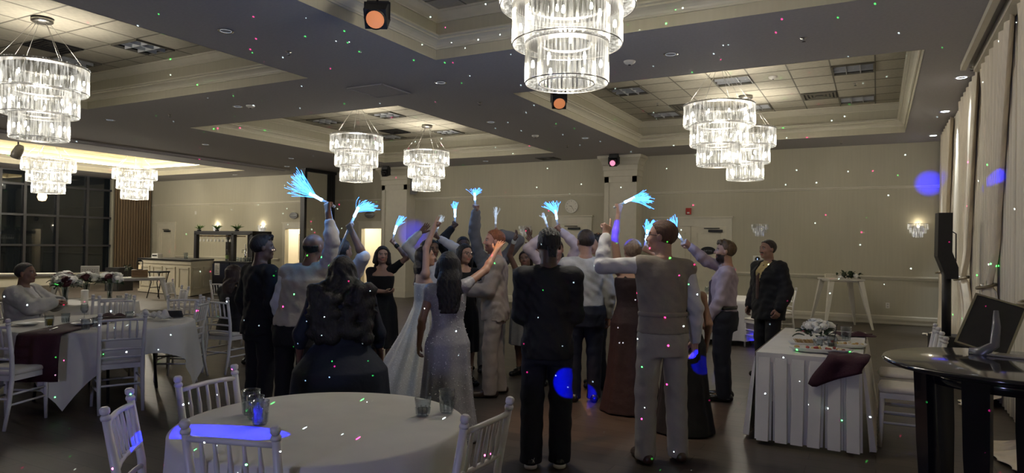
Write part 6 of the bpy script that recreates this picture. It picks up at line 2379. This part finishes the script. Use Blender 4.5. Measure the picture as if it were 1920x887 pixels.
# man in the waistcoat, arm up and finger pointing
GR['vest'] = person('tall man from behind in a tan waistcoat pointing up, spectacles and white sleeves', (-1.44, 5.13), 38, 1.83, 'm', PALE, ('short', (.10, .045, .022)),
    [('top', 'shirt', K_WHITE, {'t': .013, 'hem': .92, 'fold': .003}), ('vest', 'waistcoat', K_TAN, {'t': .026, 'hem': .93, 'fold': .002, 'wrinkle': .0018}), ('belt', 'back_strap', K_TAN, {'z': 1.07, 't': .033}), ('trousers', 'trousers', K_STONE, {'leg': (.092, .074), 'waist': 1.05}), ('collar', 'collar', K_WHITE), shoes(K_BROWNSHOE)],
    {'L': ((-1.865, 5.02, 1.71), 'point', (-1, -.1, -.75)), 'R': (('l', .275, .05, .86), 'relax', (.4, -1, 0))}, (52, 4, 0), (0, .02), ((-.13, .0), (.13, .02)), glasses=True, fine=.0065)
# man with cornrows
GR['corn'] = person('man from behind in a black suit with cornrow hair and white-soled sneakers', (-2.14, 4.56), 24, 1.75, 'm', DARK, ('cornrow', H_BLACK),
    [('top', 'jacket', K_BLACKSUIT, {'t': .024, 'hem': .80, 'fold': .004, 'flare': .03}), ('trousers', 'trousers', K_NAVY, {'leg': (.098, .082)}), ('collar', 'collar', K_WHITE), ('shoes', 'sneakers', K_SHOE), ('sole', 'white_soles', K_SOLE)],
    {'L': (('l', -.10, .24, 1.04), 'relax', (-.5, -1, 0)), 'R': (('l', .10, .24, 1.04), 'relax', (.5, -1, 0))}, (14, -3, 0), (0, .0), ((-.11, .02), (.10, .06)), bulk=1.0, fine=.0065)
root_ = GR['corn'][0]
em_ = MB()
for a_, b_ in (((0, 0), (.012, .018)), ((0, 0), (-.012, .012)), ((0, 0), (.004, -.016)), ((0, 0), (-.010, -.010))):
    em_.tube([(a_[0], 0, a_[1]), (b_[0], 0, b_[1])], .002, 4)
em_.build('shoe_emblem', K_SOLE, root_, (-.088, -.098, .070), (-.5, 0, .5))
# woman in the sequin gown
GR['seq'] = person('woman from behind in a silver sequin gown with straight black hair, one arm up', (-3.16, 4.77), 40, 1.56, 'f', TANNED, ('long', H_BLACK, .40, .105),
    [('dress', 'gown', K_SILVER, {'t': .012, 'bust': 1.36, 'skirt': GOWN, 'pleat': (8, .010), 'sleeve': .28, 'glints': 420}), shoes()],
    {'R': ((-2.98, 5.26, 1.58), 'open', (1, -.2, -1)), 'L': (('l', -.26, .06, .88), 'relax', (-.6, -1, 0))}, (-8, 0, 0), bulk=1.08, fine=.0065)
# woman with big curly hair
GR['curl'] = person('broad woman from behind in a navy dress with long curly black hair', (-3.32, 3.66), 44, 1.53, 'f', BROWN, ('curly', H_BLACK, .50, .215),
    [('dress', 'dress', K_NAVYDRESS, {'t': .016, 'bust': 1.40, 'skirt': [(.06, .33, .30, 0, 0), (.5, .29, .25, 0, 0), (.85, .265, .215, 0, -.01)], 'pleat': (9, .008), 'sleeve': 1.4}), shoes()],
    {'L': (('l', -.32, .12, .92), 'relax', (-.6, -1, 0)), 'R': (('l', .33, .14, .90), 'relax', (.6, -1, 0))}, (0, 0, 0), bulk=1.42)
# man in black at the side
GR['blk'] = person('man all in black in profile with short curly hair', (-4.96, 4.40), -12, 1.69, 'm', DARK, ('curlytop', H_BLACK),
    [('top', 'shirt', K_BLACK, {'t': .018, 'hem': .82}), ('trousers', 'trousers', K_BLACK, {}), shoes()], None, (-22, 2, 0), bulk=1.12)
# bald man in a light waistcoat waving a wand
GR['bald'] = person('bald man from behind in a light waistcoat and rolled white sleeves, wand raised', (-4.44, 4.32), 18, 1.70, 'm', BROWN, ('balding', H_BLACK),
    [('top', 'shirt', K_WHITE, {'t': .016, 'hem': .95, 'cuff': .62}), ('vest', 'waistcoat', fabric('pale_waistcoat', (.42, .38, .29), .8), {'t': .028, 'hem': .94, 'fold': .002}), ('trousers', 'trousers', K_BLACK, {}), shoes()],
    {'R': ((-4.13, 4.37, 1.88), 'fist', (.8, -.6, -.3))}, (-20, 6, -6), (.10, .04), bulk=1.15)
GR['wht'] = person('guest in a short-sleeved white shirt behind the bald man, wand raised', (-4.42, 4.86), 20, 1.66, 'm', BROWN, ('short', H_BLACK),
    [('top', 'shirt', K_WHITE, {'t': .018, 'hem': .85, 'sleeve': .45}), ('trousers', 'trousers', K_BLACK, {}), shoes()],
    {'R': ((-4.17, 4.72, 1.72), 'fist', (.9, -.4, -.7))}, (-25, 4, 0))
# women facing us at the side
GR['lbd'] = person('smiling woman facing us in a black dress, wand in her raised hand', (-5.57, 6.88), 212, 1.59, 'f', PALE, ('wavy', H_DKBR, .25, .115),
    [('dress', 'dress', K_BLACK, {'t': .012, 'bust': 1.34, 'skirt': [(.34, .20, .17, 0, 0), (.70, .19, .14, 0, 0), (.90, .18, .13, 0, -.008)], 'sleeve': .55, 'straps': 1}), shoes(), ('bracelet', 'bracelet', K_SHOE, {'side': 'L'})],
    {'L': ((-5.40, 6.92, 1.62), 'fist', (-1, .2, -1)), 'R': (('l', -.08, .22, 1.13), 'relax', (1, -.3, -.4))}, (14, 0, 4), bulk=1.1)
GR['burg'] = person('woman with long braids in a strapless burgundy gown', (-5.28, 7.46), 252, 1.68, 'f', BROWN, ('braids', H_BLACK, .36, .10),
    [('dress', 'gown', K_BURG, {'t': .011, 'bust': 1.31, 'skirt': GOWN, 'pleat': (7, .008)}), shoes()],
    {'L': (('l', -.03, .24, 1.22), 'fist', (-1, -.3, -.5)), 'R': (('l', .05, .23, 1.18), 'relax', (1, -.3, -.5))}, (10, 2, 0))
# bride and groom
GR['bride'] = person('bride in a white lace gown, one bare arm pointing straight up', (-4.24, 5.90), -42, 1.60, 'f', PALE, ('wavy', H_DKBR, .18, .095),
    [('dress', 'wedding_gown', K_LACE, {'t': .011, 'bust': 1.33, 'skirt': [(.012, .46, .50, 0, -.14), (.25, .39, .42, 0, -.10), (.55, .28, .29, 0, -.05), (.80, .205, .175, 0, -.02), (.93, .172, .128, 0, -.008)], 'pleat': (13, .016), 'glints': 260}), shoes(K_SOLE)],
    {'R': ((-4.10, 5.90, 1.80), 'horns', (-.2, -1, -.2)), 'L': (('l', -.16, .26, 1.12), 'relax', (-1, -.5, 0))}, (-6, 8, 0), (0, .02))
GR['groom'] = person('groom in a sand-coloured suit with ginger hair in profile', (-3.66, 6.43), 122, 1.79, 'm', (.56, .29, .20), ('short', (.24, .075, .025)),
    [('top', 'shirt', K_WHITE, {'t': .012, 'hem': .95}), ('top', 'suit_jacket', K_SUIT, {'t': .030, 'hem': .80, 'flare': .03, 'vneck': (1.12, .30)}), ('trousers', 'trousers', K_SUIT, {'leg': (.094, .078)}), ('collar', 'collar', K_WHITE), ('bow', 'bow_tie', K_BURG), shoes(K_BROWNSHOE)],
    {'L': ((-3.87, 6.22, 1.13), 'relax', (-.7, -1, -.2)), 'R': ((-3.95, 6.42, 1.15), 'relax', (.7, -1, -.2))}, (4, 4, 0), (0, 0), ((-.10, .06), (.10, -.06)), beard=('stubble', (.34, .15, .09)))
GR['grey'] = person('guest in a grey suit behind the groom with one arm stretched high', (-4.38, 7.62), 205, 1.78, 'm', TANNED, ('short', H_DKBR),
    [('top', 'suit_jacket', K_GREY, {'t': .028, 'hem': .80}), ('trousers', 'trousers', K_GREY, {}), ('collar', 'collar', K_WHITE), shoes()],
    {'R': ((-4.52, 7.42, 2.12), 'fist', (1, -.3, 0)), 'L': ((-4.26, 7.62, 1.78), 'fist', (-1, -.3, -.6))}, (0, 0, 0))
# row behind the couple
GR['wsm'] = person('guest in a white shirt behind the bride with both hands up', (-4.97, 7.12), 225, 1.68, 'm', BROWN, ('short', H_BLACK),
    [('top', 'shirt', K_WHITE, {'t': .016, 'hem': .85}), ('trousers', 'trousers', K_BLACK, {}), shoes(), ('bracelet', 'bracelet', K_PEARL, {'side': 'R'})],
    {'R': ((-5.09, 7.02, 1.77), 'open', (1, .0, -.8)), 'L': ((-4.84, 7.10, 1.70), 'fist', (-1, .0, -.8))}, (10, 0, 0))
GR['lace'] = person('woman with long dark curls and spectacles in a black lace dress', (-4.22, 6.70), 238, 1.63, 'f', PALE, ('curly', H_BLACK, .30, .115),
    [('dress', 'lace_dress', K_BLACK, {'t': .012, 'bust': 1.40, 'skirt': KNEE, 'sleeve': 1.6}), shoes()],
    {'R': (('l', .12, .24, 1.16), 'relax', (1, -.3, -.4)), 'L': (('l', -.10, .25, 1.2), 'relax', (-1, -.3, -.4))}, (12, 0, 4), glasses=True)
GR['dark'] = person('man with spectacles in dark clothes holding a wand straight up', (-4.80, 7.58), 222, 1.73, 'm', DARK, ('short', H_BLACK),
    [('top', 'shirt', K_BLACK, {'t': .016, 'hem': .85}), ('trousers', 'trousers', K_BLACK, {}), shoes()],
    {'R': ((-4.86, 7.40, 1.84), 'fist', (1, .1, -.3))}, (4, 0, 0), glasses=True)
GR['pearl'] = person('woman in a short grey sparkling dress and pearls, both hands thrown up', (-3.87, 7.58), 176, 1.56, 'f', BROWN, ('wavy', H_DKBR, .14, .085),
    [('dress', 'dress', K_GREYSEQ, {'t': .013, 'bust': 1.38, 'skirt': [(.44, .19, .155, 0, 0), (.70, .19, .145, 0, 0), (.90, .185, .132, 0, -.008)], 'straps': 1, 'sleeve': .2}), ('necklace', 'pearl_necklace', K_PEARL), shoes(), ('bracelet', 'bracelet', K_PEARL, {'side': 'R'})],
    {'R': ((-3.96, 7.44, 1.70), 'open', (1, .0, -.7)), 'L': ((-3.72, 7.50, 1.64), 'open', (-1, .0, -.7))}, (18, 8, -6), bulk=1.12)
GR['blk2'] = person('woman in black behind the pearl-wearing woman with one open hand up', (-3.72, 8.16), 200, 1.60, 'f', BROWN, ('long', H_BLACK, .3, .10),
    [('dress', 'dress', K_BLACK, {'t': .012, 'bust': 1.36, 'skirt': GOWN, 'sleeve': .5}), shoes()],
    {'R': ((-4.02, 7.98, 1.74), 'open', (1, .0, -.7))}, (10, 0, 0))
GR['pink'] = person('guest in a pale pink shirt behind the cornrow-haired man, two wands raised', (-3.33, 7.30), 205, 1.70, 'm', TANNED, ('short', H_DKBR),
    [('top', 'shirt', K_PINK, {'t': .016, 'hem': .85}), ('trousers', 'trousers', K_NAVY, {}), shoes()],
    {'R': ((-3.42, 7.16, 1.75), 'fist', (1, .0, -.7)), 'L': ((-3.23, 7.22, 1.80), 'fist', (-1, .0, -.7))}, (0, 0, 0))
GR['pat'] = person('man from behind in a finely patterned white shirt and dark trousers', (-2.72, 6.71), 30, 1.80, 'm', TANNED, ('short', (.030, .018, .012)),
    [('top', 'shirt', K_WHITEPAT, {'t': .016, 'hem': .97}), ('trousers', 'trousers', K_NAVY, {'t': .028, 'waist': 1.04}), ('collar', 'collar', K_WHITE), shoes()],
    {'L': (('l', -.14, .28, 1.2), 'relax', (-1, -.4, -.3)), 'R': (('l', .26, .06, .86), 'relax', (.5, -1, 0))}, (16, 0, 0), bulk=1.12)
GR['ws2'] = person('young man in a white shirt looking aside past the pointing hand', (-2.83, 7.45), 112, 1.77, 'm', PALE, ('curlytop', H_BLACK),
    [('top', 'shirt', K_WHITE, {'t': .016, 'hem': .97}), ('trousers', 'trousers', K_BLACK, {'t': .028, 'waist': 1.04}), ('collar', 'collar', K_WHITE), shoes()],
    {'L': (('l', -.24, .10, .88), 'relax', (-.4, -1, 0))}, (-8, 0, 0))
GR['maroon'] = person('woman in a dark maroon gown with pinned-up fair hair, wand held high', (-2.15, 6.55), 30, 1.70, 'f', PALE, ('bun', (.26, .18, .11)),
    [('dress', 'gown', K_MAROON, {'t': .013, 'bust': 1.36, 'skirt': GOWN, 'pleat': (8, .008), 'straps': 1}), shoes()],
    {'L': ((-2.28, 6.49, 1.98), 'fist', (-.8, -.5, -.1)), 'R': ((-2.04, 6.78, 1.58), 'fist', (1, -.4, -.8))}, (10, 4, 0), bulk=1.15)
GR['hid'] = person('woman in a long black gown half hidden behind the waistcoated man', (-1.50, 6.05), 25, 1.50, 'f', TANNED, ('wavy', H_DKBR, .2, .09),
    [('dress', 'gown', K_BLACK, {'t': .013, 'bust': 1.36, 'skirt': GOWN, 'pleat': (8, .010), 'straps': 1}), shoes()], None, (0, 0, 0), bulk=1.1)
# men by the food table
GR['lilac'] = person('bearded man in a lilac shirt and tie in profile reaching out with a wand', (-1.46, 7.55), 98, 1.71, 'm', TANNED, ('curlytop', (.085, .048, .018)),
    [('top', 'shirt', K_LILAC, {'t': .016, 'hem': .96}), ('trousers', 'trousers', K_NAVY, {'leg': (.10, .078), 't': .028, 'waist': 1.04}), ('collar', 'collar', K_LILAC), ('tie', 'tie', K_DARKTIE), ('belt', 'belt', K_SHOE, {'z': 1.02, 't': .033}), shoes()],
    {'R': ((-1.77, 7.36, 1.64), 'fist', (.4, -.5, -1)), 'L': ((-1.58, 7.38, .86), 'relax', (-.6, -1, .1))}, (4, 6, 0), (0, -.02), beard=('full', (.03, .018, .012)), bulk=1.08)
GR['suit'] = person('older man with a moustache in a black suit and yellow shirt, hands down', (-1.22, 9.16), 138, 1.74, 'm', TANNED, ('short', H_DKBR),
    [('top', 'shirt', K_YELLOW, {'t': .014, 'hem': .95}), ('top', 'suit_jacket', K_BLACKSUIT, {'t': .036, 'hem': .74, 'flare': .05, 'vneck': (1.08, .26)}), ('trousers', 'trousers', K_BLACKSUIT, {'leg': (.098, .084)}), ('collar', 'collar', K_YELLOW), ('tie', 'tie', K_TIE, {'t': .018}), shoes()],
    None, (-4, 2, 0), beard=('moustache', (.03, .02, .015)), bulk=1.18)
# seated guests, each on a chair
put(copy_tree(chair0), (-7.20, 5.92, 0), math.radians(8), 'white chair under the seated woman in black', 'chairs in the middle distance')
GR['sitw'] = person('seated woman in black with long brown hair', (-7.22, 5.96), 2, 1.66, 'f', BROWN, ('wavy', (.035, .018, .012), .28, .105),
    [('dress', 'dress', K_BLACK, {'t': .02, 'bust': 1.40, 'skirt': [], 'sleeve': 1.7}), shoes()],
    {'L': (('l', -.12, .30, .72), 'relax', (-1, -.4, -.4)), 'R': (('l', .14, .32, .70), 'relax', (1, -.4, -.4))}, (-14, -6, 0), sit=True, bulk=1.2)
put(copy_tree(chair0), (-8.72, 4.26, 0), math.radians(-52), 'white chair under the seated man in the cream jacket', 'chairs of the dinner table')
GR['sitm'] = person('seated heavy man in a cream jacket gazing aside at the dinner table', (-8.70, 4.28), -52, 1.70, 'm', BROWN, ('short', (.035, .032, .030)),
    [('top', 'shirt', K_WHITE, {'t': .014, 'hem': .95}), ('top', 'jacket', K_JACKET, {'t': .036, 'hem': .84, 'vneck': (1.10, .28)}), ('trousers', 'trousers', K_BLACK, {}), shoes()],
    {'R': (('l', .10, .36, .92), 'relax', (1, -.4, -.4)), 'L': (('l', -.06, .36, .92), 'relax', (-1, -.4, -.4))}, (4, 4, 0), sit=True, bulk=1.32, tilt_sh=0)

# ================================================================ light wands
m_fib = emat('glowing_fibre', (.05, .26, 1.0), 5.0)
m_fibw = emat('glowing_fibre_pale', (.30, .62, 1.0), 7.0)
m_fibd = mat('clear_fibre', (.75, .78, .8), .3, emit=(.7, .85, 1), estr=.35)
m_hand = mat('wand_handle', (.62, .63, .66), .3, var=.05)
R_, U_ = Vector(CAM_R), Vector(CAM_U)
def wand(grip, dx, dy, label, length=.30, bend=(0, 0), style='fan', n=34, seed=1, lit=True, back=.05, glow=1.6):
    """a light-up fibre wand: handle through the fist, glowing tip, fan of fibres; dx, dy its lean across and up"""
    rn = random.Random(seed)
    d = (R_ * dx + U_ * dy).normalized()
    side = (R_ * dy - U_ * dx).normalized()
    dep = d.cross(side)
    length *= .82
    n = int(n * 1.8)
    e = empty('light_wand', tuple(grip), 0, label, 'light wand', 'light-up fibre wands held in the air')
    MB().tube([-d * back, d * .03, d * .07], [.011, .012, .010], 8).build('handle', m_hand, e)
    mm = m_fib if lit else m_fibd
    MB().tube([d * .07, d * .085, d * .12], [.012, .014, .010], 10).build('light_cap', m_fibw if lit else m_fibd, e)
    B_ = R_ * bend[0] + U_ * bend[1]
    fb = MB()
    for k in range(n):
        sp = rn.gauss(0, 1) * (.17 if style == 'fan' else .07)
        sq = rn.gauss(0, 1) * (.17 if style == 'fan' else .07)
        L = length * rn.uniform(.72, 1.0)
        p = []
        for j in range(6):
            t = j / 5
            q = d * (.11 + (L - .11) * t) + side * (sp * L * t ** 1.4) + dep * (sq * L * t ** 1.4) + B_ * (t ** 2 * length) + side * (.014 * math.sin(4 * t + 2.1 * k) * t) + dep * (.014 * math.cos(4 * t + 1.3 * k) * t)
            p.append(q)
        fb.tube(p, [.0022, .0018, .0014, .0012, .0012, .0024], 3, cap=False)
    tag(fb.build('fibres', mm, e), kind='stuff')
    core = MB().tube([d * .10, d * .10 + d * (length * .28) + B_ * .06 * length], [.012, .017], 8)
    core.build('fibre_root', m_fibw if lit else m_fibd, e)
    if lit:
        light('wand_glow', 'POINT', tuple(Vector(grip) + d * (length * .6) + B_ * .3 * length), glow, (.12, .40, 1.0), .06)
g = lambda k, h: GR[k][1][h][0]
wand(g('bald', 'R'), -.88, .46, 'glowing blue wand of the bald man streaming towards the bar', .40, (-.10, .22), 'fan', 44, 1, glow=6.0)
wand(g('wht', 'R'), .35, .8, 'glowing blue wand with a broad fan beside the bald man', .30, (.35, -.1), 'fan', 48, 2, back=.38, glow=6.0)
wand(g('lbd', 'L'), .28, .96, 'slim glowing wand of the smiling woman in black', .38, (.14, 0), 'slim', 26, 3)
wand(g('dark', 'R'), .0, 1, 'slim glowing wand held straight up by the man in dark clothes', .34, (0, 0), 'slim', 26, 4)
wand(g('grey', 'R'), -.05, 1, 'glowing wand highest in the air over the groom', .28, (.06, 0), 'fan', 30, 5)
wand(g('grey', 'L'), .02, 1, 'clear unlit wand standing above the ginger hair', .36, (.02, 0), 'slim', 20, 6, False)
wand(g('wsm', 'L'), .3, .95, 'pale unlit wand behind the bride\'s raised arm', .30, (.08, 0), 'slim', 16, 7, False)
wand(g('pink', 'L'), -.12, 1, 'glowing wand fan above the cornrow-haired man', .34, (-.16, .02), 'fan', 36, 8)
wand(g('pink', 'R'), -.3, .95, 'pale unlit wand beside the cornrow-haired man', .26, (-.05, 0), 'slim', 16, 9, False)
wand(g('maroon', 'L'), .86, .42, 'glowing wand arching over before the pilaster', .36, (.22, -.12), 'fan', 46, 10)
wand(g('maroon', 'R'), .14, .98, 'glowing wand fan beside the waistcoated man\'s head', .34, (.16, .02), 'fan', 40, 11)
wand(g('lilac', 'R'), -.55, .82, 'glowing wand held by the lilac-shirted man before the double door', .34, (-.06, .08), 'fan', 40, 12)
